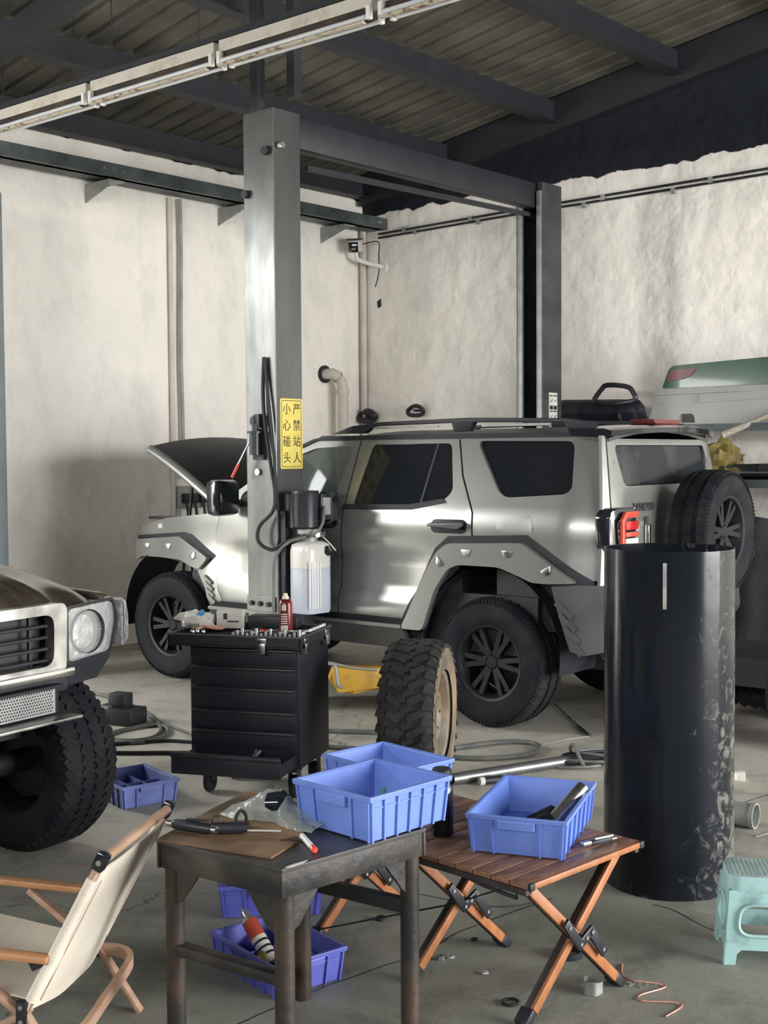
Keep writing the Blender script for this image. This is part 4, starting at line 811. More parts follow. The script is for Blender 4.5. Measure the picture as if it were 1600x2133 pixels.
bmp = MB(); bmp.prism(roundpoly([(-.78, .90), (-.90, .87), (-.92, .66), (-.80, .50), (-.6, .50), (-.6, .90)], .03), lambda u, v, d: Vector((u + .0, d, v)), -.74, .74).build('rear_bumper', 'gun', car, bevel=.01)
sp_ = MB(); sp_.prism(roundpoly([(-.60, 1.80), (-.84, 1.795), (-.88, 1.775), (-.86, 1.757), (-.60, 1.765)], .01), lambda u, v, d: Vector((u + .10 * (d / .68) ** 2, d, v + .02 * (1 - (d / .68) ** 2))), -.68, .68)
sp_ = MB(); SPF = [(-.58, 1.805), (-.82, 1.80), (-.875, 1.785), (-.865, 1.755), (-.60, 1.765)]
ns = 16
for i in range(ns + 1):
    d = -.68 + 1.36 * i / ns; sp_.v += [Vector((u + .12 * (d / .68) ** 2, d, v + .028 * (1 - (d / .68) ** 2))) for u, v in SPF]
for i in range(ns): sp_.f += [(i * 5 + j, i * 5 + (j + 1) % 5, i * 5 + 5 + (j + 1) % 5, i * 5 + 5 + j) for j in range(5)]
sp_.f += [tuple(range(5)), tuple(ns * 5 + j for j in range(5))]
spo = sp_.build('spoiler', 'black_gloss', car, angle=30)
MB().prism([(.19, 1.862), (-.19, 1.862), (-.15, 1.832), (.15, 1.832)], lambda u, v, d: Vector((-.70 - d, u, v)), -.10, .06).build('brake_light', 'dull_red', spo, bevel=.006)
MB().prism(rounded(.075, .20, .03, 5, .365, 1.185), rearfn(.004), -.006, .004).build('gate_handle_cup', 'chrome_worn', gate)
MB().box((rsurf(.38, 1.17) - .03, .385, 1.165), (.03, .03, .15)).build('gate_handle', 'chrome', gate, bevel=.008)
text('TANK400', 'model_badge', 'gun', gate, frame((rsurf(.37, 1.335) - .004, .375, 1.338), (0, -1, 0), (0, 0, 1)), size=.072, sx=.85, extrude=.004)
MB().box((-.845, -.09, 1.18), (.12, .22, .22)).build('spare_carrier', 'black_plastic', car, bevel=.01)
wheel(car, frame((-1.02, -.09, 1.18), (0, 1, 0), (-1, 0, 0)), .375, .25, .215, 'rubber_dusty', 'rim_black', 6, 'road', 1, name='spare_wheel')
for s_ in (0.0, 2.87):
    for sg in (1, -1):
        wheel(car, frame((s_, sg * .72, .397), (1, 0, 0), (0, 1, 0)), .397, .265, .228, 'rubber_dusty' if s_ == 0 else 'rubber', 'rim_black', 6, 'road', sg)
MB().cyl((0, -.7, .397), (0, .7, .397), .05, n=12).lathe([(0, -.16), (.12, -.1), (.14, 0), (.12, .1), (0, .16)], 18, (0, .1, .38), (0, 1, 0)).build('rear_axle', 'dark_steel', car)
MB().cyl((2.87, -.7, .397), (2.87, .7, .397), .05, n=12).build('front_axle', 'dark_steel', car)
MB().cyl((-.62, .45, .50), (-.84, .50, .46), .04, n=14).tube([(-.55, .62, .62), (-.66, .64, .50), (-.70, .66, .47)], .012, 8).build('exhaust', 'steel', car)

# ------------------------------------------------------------------ old brown off-roader at the left (front end in view)
D2 = Vector((.84, -.543, 0)).normalized(); LL = EZ.cross(D2)     # forward, car's left
old = thing('old_off_roader', 'old dusty brown off-roader with chrome grille at the left edge', 'car', X=frame(Vector((-1.42, 5.30, 0)) - LL * .62, D2, LL))
# local x forward (0 = front axle), y left, z up; front face near x=.30
def hood2(x, y):
    z = 1.255 - .165 * max(0, (x + .9) / 1.18) ** 2.4
    z -= .05 * max(0, (abs(y) - .30) / .5) ** 2 + .11 * max(0, (abs(y) - .62) / .20) ** 2
    z += .018 * math.exp(-((abs(y) - .40) / .04) ** 2)
    return z
def hx(u, y): return -1.25 + u * (1.53 - .07 * (abs(y) / .8) ** 2)
MB().grid(20, 36, lambda u, v: (lambda y: Vector((hx(u, y), y, hood2(hx(u, y), y) - .03 * max(0, u - .93) / .07)))(-.80 + 1.60 * v)).build('hood', 'brown_hood', old, solid=.025, angle=50)
for sg in (1, -1):
    fe = MB().prism(roundpoly([(.20, .93), (.16, 1.08), (-1.2, 1.15), (-1.25, .60), (-.62, .60), (-.54, .78), (-.30, .90), (.05, .92)], .03), lambda u, v, d: Vector((u, sg * (.80 + .03 - d), v)), 0, .05).build('fender', 'brown_hood', old, bevel=.01)
    hl = thing_hl = MB().prism(roundpoly([(.475, .84), (.475, 1.05), (.76, 1.06), (.775, .985), (.735, .855)], .03), lambda u, v, d: Vector((.265 - .25 * max(0, u - .52) ** 1.3 + d, sg * u, v)), -.10, .0).build('headlamp', 'reflector', old, bevel=.004)
    MB().prism(roundpoly([(.475, .84), (.475, 1.05), (.76, 1.06), (.775, .985), (.735, .855)], .03), lambda u, v, d: Vector((.283 - .25 * max(0, u - .52) ** 1.3 + d, sg * u, v)), -.004, .004).build('lamp_glass', 'lamp_glass', hl, bevel=.002)
    MB().lathe([(0, -.02), (.02, -.015), (.055, .005), (.085, .03)], 26, (.235, sg * .60, .95), (1, 0, 0)).build('reflector_bowl', 'chrome', hl)
    MB().lathe([(.084, 0), (.09, .004), (.09, .012), (.084, .008)], 30, (.262, sg * .60, .95), (1, 0, .0), closed=True).build('bowl_ring', 'black_plastic', hl)
    fr = MB(); Q = roundpoly([(.465, .827), (.465, 1.065), (.77, 1.075), (.79, .985), (.745, .842)], .03); Q2 = inset(Q, .012)
    n = len(Q); fr.add([Vector((.288 - .25 * max(0, u - .52) ** 1.3, sg * u, v)) for u, v in Q] + [Vector((.290 - .25 * max(0, u - .52) ** 1.3, sg * u, v)) for u, v in Q2], [(i, (i + 1) % n, n + (i + 1) % n, n + i) for i in range(n)]); fr.build('lamp_bezel', 'black_plastic', old, solid=.02)
    il = MB().prism(roundpoly([(.785, .865), (.80, .985), (.79, 1.07), (.84, 1.05), (.865, .985), (.862, .885)], .015), lambda u, v, d: Vector((.262 - .5 * max(0, u - .78) + d, sg * u, v)), -.12, .02).build('corner_lamp', 'reflector', old, bevel=.01)
# grille
ZG = .115
gr = MB().prism(roundpoly([(-.46, .79), (-.46, 1.09), (.46, 1.09), (.46, .79)], .03), lambda u, v, d: Vector((.24 + d, u, v)), -.06, -.02).build('grille_back', 'ink', old)
go = roundpoly([(-.45, .80), (-.46, 1.085), (.46, 1.085), (.45, .80)], .04); gi = roundpoly([(-.385, .845), (-.39, 1.045), (.39, 1.045), (.385, .845)], .05)
panel_mb(go, [gi], lambda u, v, d: Vector((.30 + .01 * math.cos(u * 3) - d, u, v)), .05, .05).build('grille_surround', 'chrome_worn', old, angle=40, bevel=0)
for z_ in (1.0, .955, .91, .865):
    MB().bar((.275, -.37, z_), (.275, .37, z_), .03, .012).build('grille_bar', 'black_satin', old, bevel=.003)
for y_ in (-.30, -.1, .1, .30): MB().bar((.26, y_, .85), (.26, y_, 1.05), .012, .012, up=(0, 1, 0)).build('grille_rib', 'black_plastic', old)
MB().bar((.31, -.47, .812), (.31, .47, .812), .05, .035).build('chrome_strip', 'chrome', old, bevel=.008)
MB().prism(rounded(.10, .07, .03), lambda u, v, d: Vector((.30 + d, u, v + 1.07)), 0, .02).build('hood_emblem', 'chrome', old)
for sg in (1, -1):
    MB().prism([(sg * u, v) for u, v in [(.47, .825), (.80, .855), (.86, .885), (.86, .80), (.75, .73), (.47, .73)]], lambda u, v, d: Vector((.22 - .3 * max(0, abs(u) - .55) + d, u, v)), -.15, .0).build('lamp_panel', 'black_plastic', old)
MB().box((.22, 0, .755), (.08, 1.0, .06)).build('cross_member', 'dark_steel', old, bevel=.01)
# bumper beam with perforated plate
bm_ = MB().box((.18, 0, .70), (.14, .92, .14)).build('bumper_beam', 'black_plastic', old, bevel=.01)
holes = []; u = -.20
pm = panel_mb([(-.40, .655), (-.40, .755), (.40, .755), (.40, .655)], [], lambda u, v, d: Vector((.29 - d, u, v)), .006, .2).build('bumper_plate', 'galv', bm_)
hm = MB(); n = 0; yy = -.34
for r_ in range(8):
    for c_ in range(60):
        y_ = -.39 + c_ * .013 + (r_ % 2) * .0065; z_ = .665 + r_ * .0115; hm.cyl((.2885, y_, z_), (.2908, y_, z_), .0042, n=6)
ho_ = hm.build('plate_holes', 'ink', pm); ho_['kind'] = 'stuff'
MB().box((.33, 0, .64), (.10, .92, .012)).build('bumper_tread', 'chrome_worn', bm_, bevel=.003)
MB().box((.31, 0, .765), (.05, .82, .012)).build('bumper_top_edge', 'black_plastic', bm_, bevel=.003)
# cabin and rear, mostly outside the frame
MB().prism([(-1.25, .55), (-1.25, 1.20), (-1.75, 1.80), (-4.1, 1.84), (-4.25, 1.05), (-4.25, .50), (-3.4, .5), (-3.2, .8), (-2.7, .8), (-2.5, .5)], lambda u, v, d: Vector((u, d * (1 - .12 * max(0, (v - 1.0) / .66)), v)), -.80, .80).build('cabin', 'brown_hood', old, bevel=.02)
MB().box((-1.8, 0, .62), (3.6, 1.0, .22)).box((-.35, 0, .95), (.9, 1.2, .26)).build('frame', 'dark_steel', old)
for s_ in (-.10, -2.95):
    for sg in (1, -1):
        wheel(old, frame((s_, sg * .62, .385), (1, 0, 0), (0, 1, 0)), .385, .29, .21, 'rubber_dusty', 'rim_black', 6, 'diamond', sg)
    MB().cyl((s_, -.6, .385), (s_, .6, .385), .05, n=12).build('axle', 'dark_steel', old)

# ------------------------------------------------------------------ tool cart
CA = R(-16)   # the long side runs left and away
cart = thing('tool_cart', 'black roller tool cart with open bottom drawer', 'tool cart', (-.405, 6.0, 0), CA)
# local: x to the left is negative, y away
cwd, cdd = .566, .43
MB().box((-cwd / 2, cdd / 2, .45), (cwd, cdd, .58)).build('body', 'cart', cart, bevel=.006)
for k, (z0, z1) in enumerate(((.655, .735), (.555, .645), (.445, .545), (.345, .435), (.262, .337))):
    dr = MB().box((-cwd / 2, -.008, (z0 + z1) / 2), (cwd - .03, .02, z1 - z0)).build('drawer', 'cart', cart, bevel=.003)
    MB().box((-cwd / 2, -.024, z1 - .008), (cwd - .04, .022, .012)).build('drawer_lip', 'black_satin', dr, bevel=.003)
po = -.24
od = MB().box((-cwd / 2, po, .212), (cwd - .02, .018, .085)).box((-cwd + .02, po / 2, .205), (.01, -po, .06)).box((-.02, po / 2, .205), (.01, -po, .06)).box((-cwd / 2, po / 2, .178), (cwd - .03, -po, .008)).build('drawer', 'cart', cart, bevel=.002)
od['label'] = 'bottom drawer pulled open'
MB().cyl((-cwd + .01, po - .012, .262), (-.01, po - .012, .262), .013, n=12).build('drawer_lip', 'black_satin', od)
for i, (x_, y_) in enumerate(((-cwd + .06, .07), (-.06, .07), (-cwd + .06, cdd - .07), (-.06, cdd - .07))):
    fk = MB().box((x_, y_, .145), (.06, .07, .02)).box((x_ - .022, y_ + .01, .10), (.005, .05, .08)).box((x_ + .022, y_ + .01, .10), (.005, .05, .08)).build('caster_fork', 'dark_steel', cart)
    MB().lathe([(.02, -.016), (.05, -.016), (.056, -.008), (.056, .008), (.05, .016), (.02, .016)], 24, (x_, y_ + .015, .056), (1, 0, 0), closed=True).build('caster_wheel', 'rubber', fk)
# things lying in the open drawer
def drop(fnm, lab, cat, parentcart, x_, y_, z_, mb, m, group=None):
    o = mb.build(fnm, m); o.matrix_world = parentcart.matrix_basis @ Matrix.Translation((x_, y_, z_)); return tag(o, lab, cat, group)
drop('pliers', 'steel pliers lying in the open drawer of the tool cart', 'pliers', cart, -.20, -.12, .19, MB().bar((-.02, -.03, .02), (.01, .08, .06), .012, .012).bar((.02, -.03, .02), (-.01, .08, .06), .012, .012), 'steel')
drop('screwdriver', 'dark screwdriver lying in the left of the open cart drawer', 'screwdriver', cart, -.42, -.14, .20, MB().cyl((-.06, 0, 0), (.0, .01, .01), .011, n=8).cyl((.0, .01, .01), (.12, .02, .02), .003, n=6), 'steel')
# open tool case on top
case = thing('tool_case', 'open black socket set case lying on the tool cart', 'tool case', cart.matrix_basis @ Vector((.0, -.02, .742)), CA)
cx0, cx1, cy0, cy1 = -.66, .022, -.03, .43
MB().box(((cx0 + cx1) / 2, (cy0 + cy1) / 2, .005), (cx1 - cx0, cy1 - cy0, .01)).box((cx0 + .006, (cy0 + cy1) / 2, .03), (.012, cy1 - cy0, .05)).box((cx1 - .006, (cy0 + cy1) / 2, .03), (.012, cy1 - cy0, .05)).box(((cx0 + cx1) / 2, cy0 + .006, .03), (cx1 - cx0, .012, .05)).box(((cx0 + cx1) / 2, cy1 - .006, .03), (cx1 - cx0, .012, .05)).build('case_shell', 'black_plastic', case)
mb = MB(); mb.tube([(cx0, cy0, .056), (cx1, cy0, .056), (cx1, cy1, .056), (cx0, cy1, .056)], .005, 6, closed=True).build('case_rim', 'tray', case)
for (x_, y_, rz_) in ((-.17, cy0 - .006, 0), (cx1 + .006, .03, R(90)), (cx1 + .006, .34, R(90))):
    MB().box((x_, y_, .035), (.05, .012, .03), rz=rz_).box((x_ + (.006 if rz_ else 0), y_ - (0 if rz_ else .006), .0), (.04, .010, .05), rz=rz_).build('latch', 'chrome_worn', case, bevel=.002)
for k in range(15):
    x_ = -.33 + .024 * k; hgt = .045 + .012 * (k % 3)
    soc = MB().lathe([(0, hgt + .022), (.004, hgt + .022), (.008, hgt + .023), (.009, .01), (0, .01)], 12, (x_, .0, 0)).build('socket', 'steel', case)
for k in range(16):
    y_ = .03 + .024 * k
    MB().lathe([(0, .07), (.004, .07), (.0095, .072), (.010, .01), (0, .01)], 12, (-.003, y_, 0)).build('socket', 'steel', case)
for k in range(9):
    x_ = -.36 + .035 * k; MB().bar((x_, .06 + .02 * (k % 3), .062), (x_ + .10 + .02 * (k % 2), .10 + .03 * (k % 4), .066), .008, .008).build('ratchet_key', 'steel' if k % 2 else 'black_satin', case)
def CC(x, y, z): return case.matrix_basis @ Vector((x, y, z))
o = thing('spray_can', 'red and black spray can with cream nozzle on tool case', 'spray can', CC(-.12, .16, .052), CA)
MB().lathe([(0, 0), (.031, 0), (.0325, .006), (.0325, .145), (.028, .158), (.018, .166), (0, .168)], 28).build('can', 'can_red', o)
MB().lathe([(0, .194), (.009, .193), (.011, .18), (.016, .178), (.017, .166), (0, .166)], 18).cyl((0, -.006, .188), (0, -.013, .188), .003, n=8).build('nozzle', 'canvas', o)
MB().grid(8, 1, lambda u, v: Vector((.0328 * math.sin(-.45 + 1.1 * u), -.0328 * math.cos(-.45 + 1.1 * u), .01 + .03 * v))).build('can_barcode', 'paper', o)
MB().grid(8, 1, lambda u, v: Vector((.0328 * math.sin(-.3 + .7 * u), -.0328 * math.cos(-.3 + .7 * u), .112 + .027 * v))).build('can_label', 'paper', o)
for k in range(5): MB().grid(8, 1, lambda u, v: Vector((.0329 * math.sin(-.4 + 1.0 * u), -.0329 * math.cos(-.4 + 1.0 * u), .047 + .011 * k + .005 * v))).build('can_print', 'white_lens', o)
o = thing('parts_box', 'small white cardboard parts box on the tool case', 'box', CC(-.45, .26, .054), CA + R(8))
MB().box((0, 0, .045), (.13, .07, .09)).build('carton', 'paper', o, bevel=.002)
MB().box((0, 0, .002), (.07, .07, .001)).box((.02, -.0356, .035), (.06, .001, .008)).box((-.02, -.0356, .06), (.02, .001, .03)).build('print', 'ink', o)
o = tag(MB().box((0, 0, .03), (.26, .10, .06)).build('hard_case', 'black_plastic', bevel=.008), 'low black hard case behind the white box on cart', 'case'); o.matrix_world = Matrix.Translation(CC(-.24, .33, .054)) @ Matrix.Rotation(CA, 4, 'Z')
def crumple(name, m, sx, sy, sz, seed, n=10, amp=.35):
    mb = MB()
    def f(u, v):
        th_ = 2 * math.pi * u; ph = math.pi * (v - .5) * .98; p = Vector((math.cos(th_) * math.cos(ph), math.sin(th_) * math.cos(ph), math.sin(ph)))
        k = 1 + amp * noise.noise(p * 2.1 + Vector((seed, 0, 0))) + amp * .5 * noise.noise(p * 5 + Vector((0, seed, 0)))
        return Vector((p.x * sx * k, p.y * sy * k, max(-sz * .55, p.z * sz * k) + sz * .55))
    mb.grid(n * 2, n, f); return mb.mesh(name, angle=22)
o = thing('paper_bag', 'crumpled white paper bag with blue print on tool case', 'bag', CC(-.60, .20, .054), CA)
link('bag_body', crumple('bag_body', None, .085, .05, .055, 2.3), 'paper', o)
MB().prism([(-.05, .02), (-.14, .045), (-.10, .075), (-.03, .09)], lambda u, v, d: Vector((u, d, v)), -.003, .003).build('bag_corner', 'paper', o)
MB().prism([(.0, .07), (.04, .10), (.05, .075), (.02, .06)], lambda u, v, d: Vector((u, d - .03, v)), -.012, .002).build('blue_patch', 'blue_print', o)
o = tag(MB().tube([(-.06, 0, .01), (-.02, .02, .018), (.03, -.01, .012), (.07, .02, .01), (.03, .04, .015), (-.03, .035, .012)], .007, 8, sub=5, closed=True).build('orange_wire', 'copper'), 'small coil of orange wire beside the crumpled paper bag', 'wire'); o.location = CC(-.50, .10, .058)
o = thing('grip_pliers', 'dark pliers with red grip lying on the tool case', 'pliers', CC(-.26, .09, .056), CA + R(20))
MB().bar((-.09, 0, .008), (-.02, 0, .012), .008, .006).build('jaw', 'galv', o); MB().pathr([((-.02, .005, .012), .008), ((.02, .012, .016), .012), ((.06, .012, .012), .006)], 10).build('grip', 'black_plastic', o); MB().pathr([((.03, .004, .012), .008), ((.065, -.004, .010), .006)], 10).build('red_grip', 'red_lens', o)
for k, (x_, y_) in enumerate(((-.555, .03), (-.535, .045), (-.50, .035))):
    o = tag(MB().lathe([(0, .02), (.007, .018), (.010, .01), (.009, 0), (0, 0)], 12).build('loose_socket', 'chrome'), ['leftmost of three loose chrome sockets on tool case', 'middle one of three loose chrome sockets on tool case', 'rightmost of three loose chrome sockets on tool case'][k], 'socket', 'loose sockets on the tool case'); o.location = CC(x_, y_, .052)

# ------------------------------------------------------------------ loose wheel in the middle
t = thing('off_road_tyre', 'muddy off-road tyre with pale steel rim standing upright on floor', 'tyre', (.165, 6.26, 0), R(-103) + R(180))
lw_ = wheel(t, frame((0, 0, .372), (1, 0, 0), (0, 1, 0)), .372, .275, .215, 'rubber_mud', 'dirty_rim', 0, 'chunk', -1, name='tyre')
MB().lathe([(.225, -.131), (.25, -.1375), (.30, -.1385), (.332, -.1355)], 56, ax=(0, 1, 0)).build('muddy_sidewall', mat('dried_mud', (0.08, 0.07, 0.055), (0.24, 0.17, 0.105), 5, 0.9, bump=0.2), lw_)
t.rotation_euler = (0, 0, R(90 - 13))

# ------------------------------------------------------------------ blue crates
def crate(label, loc, rz, w_, d_, h_, m='crate', div=(), ribs=(4, 5), tilt=None):
    t = thing('plastic_crate', label, 'crate', loc, rz, 'blue plastic crates')
    k = .93; th_ = .006
    def ring(z, o_=0.0):
        s_ = k + (1 - k) * z / h_; return [Vector((x * (w_ / 2 * s_ + o_), y * (d_ / 2 * s_ + o_), z)) for x, y in ((-1, -1), (1, -1), (1, 1), (-1, 1))]
    b = MB(); rings = [ring(0), ring(h_), ring(h_, -th_), ring(.008, -th_)]
    for r_ in rings: b.v += r_
    for i in range(3): b.f += [(i * 4 + j, i * 4 + (j + 1) % 4, i * 4 + 4 + (j + 1) % 4, i * 4 + 4 + j) for j in range(4)]
    b.f += [(0, 1, 2, 3), (12, 13, 14, 15)]
    b.build('body', m, t, smooth=False, bevel=.003)
    r = MB(); ro = [ring(h_ - .012, .009), ring(h_ + .003, .009), ring(h_ + .003, -.004), ring(h_ - .012, .001)]
    for q_ in ro: r.v += q_
    for i in range(4): r.f += [(i * 4 + j, i * 4 + (j + 1) % 4, ((i + 1) % 4) * 4 + (j + 1) % 4, ((i + 1) % 4) * 4 + j) for j in range(4)]
    r.build('rim', m, t, smooth=False, bevel=.002)
    b2 = MB(); r2 = [ring(h_ * .72, .003), ring(h_ * .76, .003), ring(h_ * .76, -.001), ring(h_ * .72, -.001)]
    for q_ in r2: b2.v += q_
    for i in range(4): b2.f += [(i * 4 + j, i * 4 + (j + 1) % 4, ((i + 1) % 4) * 4 + (j + 1) % 4, ((i + 1) % 4) * 4 + j) for j in range(4)]
    b2.build('band', m, t, smooth=False)
    def edge(side, f_, z):
        A = ring(z); a_, b_ = A[side], A[(side + 1) % 4]; return a_ + (b_ - a_) * f_
    for side in range(4):
        n_ = ribs[0] if side in (0, 2) else ribs[1]
        nrm = [(0, -1, 0), (1, 0, 0), (0, 1, 0), (-1, 0, 0)][side]
        fr_ = [.0, 1.0] + ([.24, .76] if side in (0, 2) else [i / (n_ + 1) for i in range(1, n_ + 1)])
        for f_ in fr_:
            f2 = .012 if f_ == 0 else (.988 if f_ == 1 else f_)
            p0 = edge(side, f2, 0) + Vector(nrm) * .002; p1 = edge(side, f2, h_ - .01) + Vector(nrm) * .002
            MB().bar(p0, p1, .006, .010, up=nrm).build('rib', m, t, smooth=False)
        if side in (0, 2):
            p0 = edge(side, .30, h_ * .80) + Vector(nrm) * .006; p1 = edge(side, .70, h_ * .80) + Vector(nrm) * .006
            MB().bar(p0, p1, h_ * .24, .012, up=nrm).build('handle', m, t, smooth=False, bevel=.003)
    for (x0, y0, x1, y1) in div:
        MB().bar((x0 * w_ / 2 * .92, y0 * d_ / 2 * .92, h_ * .36), (x1 * w_ / 2 * .92, y1 * d_ / 2 * .92, h_ * .36), .004, h_ * .66).build('divider', m, t, smooth=False)
    return t
TZ1, TZ2 = .59, .45
# crate: local x along handle sides (side 0 = -y)
crA = crate('blue crate on the corner of the rusty steel table', (-.038, 3.655, TZ1 + .0035), R(-44), .30, .325, .128)
crB = crate('blue crate with a steel tube, on the folding wooden table', (.468, 3.985, TZ2 + .002), R(-19.5), .295, .475, .118)
crC = crate('blue crate standing behind the black bottle', (.008, 4.50, TZ2 + .002), R(42), .28, .36, .128)
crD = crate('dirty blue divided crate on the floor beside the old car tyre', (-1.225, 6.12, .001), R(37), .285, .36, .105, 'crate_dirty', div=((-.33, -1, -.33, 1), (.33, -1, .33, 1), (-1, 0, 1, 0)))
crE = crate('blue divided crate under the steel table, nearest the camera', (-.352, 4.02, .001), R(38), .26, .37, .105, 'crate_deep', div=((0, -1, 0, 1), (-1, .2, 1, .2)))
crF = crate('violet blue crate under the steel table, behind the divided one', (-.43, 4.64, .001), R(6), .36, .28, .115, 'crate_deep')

# ------------------------------------------------------------------ welded steel work table
wt = thing('work_table', 'greasy rusty welded steel work table with pipe legs', 'table', (-.263, 3.555, 0), 0)
wc = [Vector((-.27, 3.24, 0)), Vector((.116, 3.60, 0)), Vector((-.257, 3.87, 0)), Vector((-.643, 3.51, 0))]     # front, right, back, left corners
wc = [p - Vector(wt.location) for p in wc]
tp = MB(); tp.add([p + EZ * (TZ1 - .012) for p in wc] + [p + EZ * TZ1 for p in wc], [(3, 2, 1, 0), (4, 5, 6, 7), (0, 1, 5, 4), (1, 2, 6, 5), (2, 3, 7, 6), (3, 0, 4, 7)]); tp.build('top', 'table_top', wt, smooth=False, bevel=.002)
cen = sum(wc, Vector()) / 4
for i in range(4):
    a_, b_ = wc[i], wc[(i + 1) % 4]; d_ = (b_ - a_).normalized(); nn = Vector((d_.y, -d_.x, 0))
    MB().bar(a_ - nn * .008 + EZ * (TZ1 - .045), b_ - nn * .008 + EZ * (TZ1 - .045), .012, .068).build('apron', 'table_steel', wt, bevel=.002)
    leg = a_ + (cen - a_).normalized() * .05
    MB().lathe([(0, 0), (.027, 0), (.027, TZ1 - .02), (0, TZ1 - .02)], 20, leg).build('leg', 'rust_pipe', wt, angle=50)
    gd1 = (wc[(i + 1) % 4] - a_).normalized(); gd2 = (wc[i - 1] - a_).normalized()
    for g_ in (gd1, gd2):
        nn = Vector((g_.y, -g_.x, 0)); nn = nn if nn.dot(cen - a_) < 0 else -nn
        MB().prism([(.035, -.075), (.15, -.075), (.075, -.17), (.04, -.19)], lambda u, v, d: a_ + g_ * u + EZ * (TZ1 + v) + nn * (d - .030), 0, .010).build('gusset', 'table_steel', wt, smooth=False, bevel=.002)
lg = [a_ + (cen - a_).normalized() * .05 for a_ in wc]
MB().bar(lg[1] + EZ * .365, lg[2] + EZ * .365, .03, .04).build('stretcher', 'dark_steel', wt, bevel=.002)
MB().bar(lg[3] + EZ * .28, lg[0] + EZ * .28, .04, .03).build('stretcher', 'table_steel', wt, bevel=.002)
MB().prism([(-.02, -.008), (.03, -.004), (.05, .006), (.01, .010), (-.03, .004)], lambda u, v, d: wc[0] + Vector((.03 + u * .7 - v * .5, .035 + u * .7 + v * .5, TZ1 + d)), 0, .0015).build('paint_drip', 'paper', wt)
# cardboard on the table
cz = TZ1 + .0005
cb = tag(MB().prism([(-.638, 3.49), (-.305, 3.325), (-.228, 3.50), (-.275, 3.86), (-.44, 3.985), (-.52, 3.80)], lambda u, v, d: Vector((u, v, cz + d)), 0, .006).build('cardboard_sheet', 'card', smooth=False), 'oil stained brown cardboard sheet lying on steel table', 'cardboard')
tz = cz + .007
# tools on the cardboard
t = thing('air_ratchet', 'black air tool with chrome ends on the cardboard', 'air tool', (-.545, 3.535, tz + .02), R(-27))
MB().pathr([((-.065, 0, 0), .012), ((-.05, 0, 0), .016), ((.05, 0, 0), .016), ((.065, 0, 0), .013)], 16).build('body', 'black_satin', t)
MB().cyl((-.085, 0, 0), (-.064, 0, 0), .011, n=12).cyl((.064, 0, 0), (.082, 0, .0), .010, n=12).build('coupling', 'chrome', t)
MB().bar((-.02, 0, .018), (.055, 0, .024), .010, .005).build('lever', 'black_plastic', t)
t = thing('torch', 'black cylindrical torch with thin white rod on the cardboard', 'torch', (-.445, 3.525, tz + .018), R(3))
MB().lathe([(0, -.055), (.014, -.05), (.017, -.03), (.017, .04), (.012, .055), (0, .056)], 18, ax=(1, 0, 0)).build('body', 'black_plastic', t)
MB().cyl((.055, 0, -.008), (.15, 0, -.012), .003, n=8).build('rod', 'paper', t); MB().lathe([(.012, 0), (.016, .004), (.012, .008)], 12, (-.03, 0, .02), (0, 1, 0)).build('ring', 'dark_steel', t)
t = thing('chain_link', 'small black shackle standing on the cardboard behind the torch', 'shackle', (-.415, 3.60, tz), R(30))
MB().tube([(-.014, 0, .004), (-.015, 0, .03), (0, 0, .047), (.015, 0, .03), (.014, 0, .004)], .005, 8, sub=5).build('bow', 'dark_steel', t); MB().cyl((-.024, 0, .006), (.024, 0, .006), .005, n=8).build('pin', 'dark_steel', t)
t = tag(MB().cyl((0, 0, .006), (.02, .004, .006), .0055, n=8).cyl((-.028, -.006, .006), (0, 0, .006), .003, n=8).build('bolt', 'rust_pipe'), 'loose bolt near the front edge of the cardboard', 'bolt'); t.location = (-.262, 3.455, tz)
# clear bag with a black part
t = thing('plastic_bag', 'clear plastic bag wrapped around a shiny black part', 'bag', (-.315, 3.68, tz), R(-42))
def bagf(u, v):
    x = -.16 + .34 * u; y = (v - .5) * (.17 - .10 * u + .03 * math.sin(u * 9)); k = math.sin(math.pi * v) ** .6
    h_ = (.075 * math.exp(-((u - .42) / .28) ** 2) + .012) * k
    n_ = noise.noise(Vector((x * 22, y * 22, 3.1))) * .014 + noise.noise(Vector((x * 55, y * 55, 1))) * .006
    return Vector((x, y + n_, max(.001, h_ + n_ * k * 1.2)))
MB().grid(34, 22, bagf).build('bag_film', 'bag', t, angle=18)
MB().lathe([(.0, -.035), (.028, -.035), (.040, -.022), (.040, .022), (.028, .035), (0, .035)], 22, (.0, .0, .042), (1, .3, .15)).build('black_part', 'black_gloss', t)
for k in range(2): MB().bar((-.045 + .006 * k, .012 - .016 * k, .088), (-.012 + .006 * k, -.004 - .016 * k, .090), .005, .001).build('bag_print', 'ink', t)
t = thing('marker_pen', 'pale tube with red tip lying over the table edge', 'marker', (-.215, 3.44, TZ1 + .010), R(-72))
MB().cyl((-.06, 0, 0), (.055, 0, 0), .008, n=14).build('barrel', 'cam_white', t); MB().lathe([(0, .03), (.006, .03), (.0088, .026), (.0088, 0), (0, 0)], 14, (.05, 0, 0), (1, 0, 0)).build('cap', 'red_bright', t)
# in crate A
t = thing('felt_pen', 'white pen with green cap standing in the crate', 'pen', (-.02, 3.60, TZ1 + .012), 0)
MB().cyl((0, 0, 0), (.012, .01, .085), .007, n=12).build('barrel', 'paper', t); MB().cyl((.012, .01, .085), (.0148, .0125, .105), .0078, n=12).build('cap', 'marker_g', t)
t = link('rag', crumple('rag', None, .07, .05, .022, 5.2), 'black_plastic'); t.location = (-.01, 3.64, TZ1 + .012); tag(t, 'black rag lying in the bottom of the crate beside pen', 'rag')

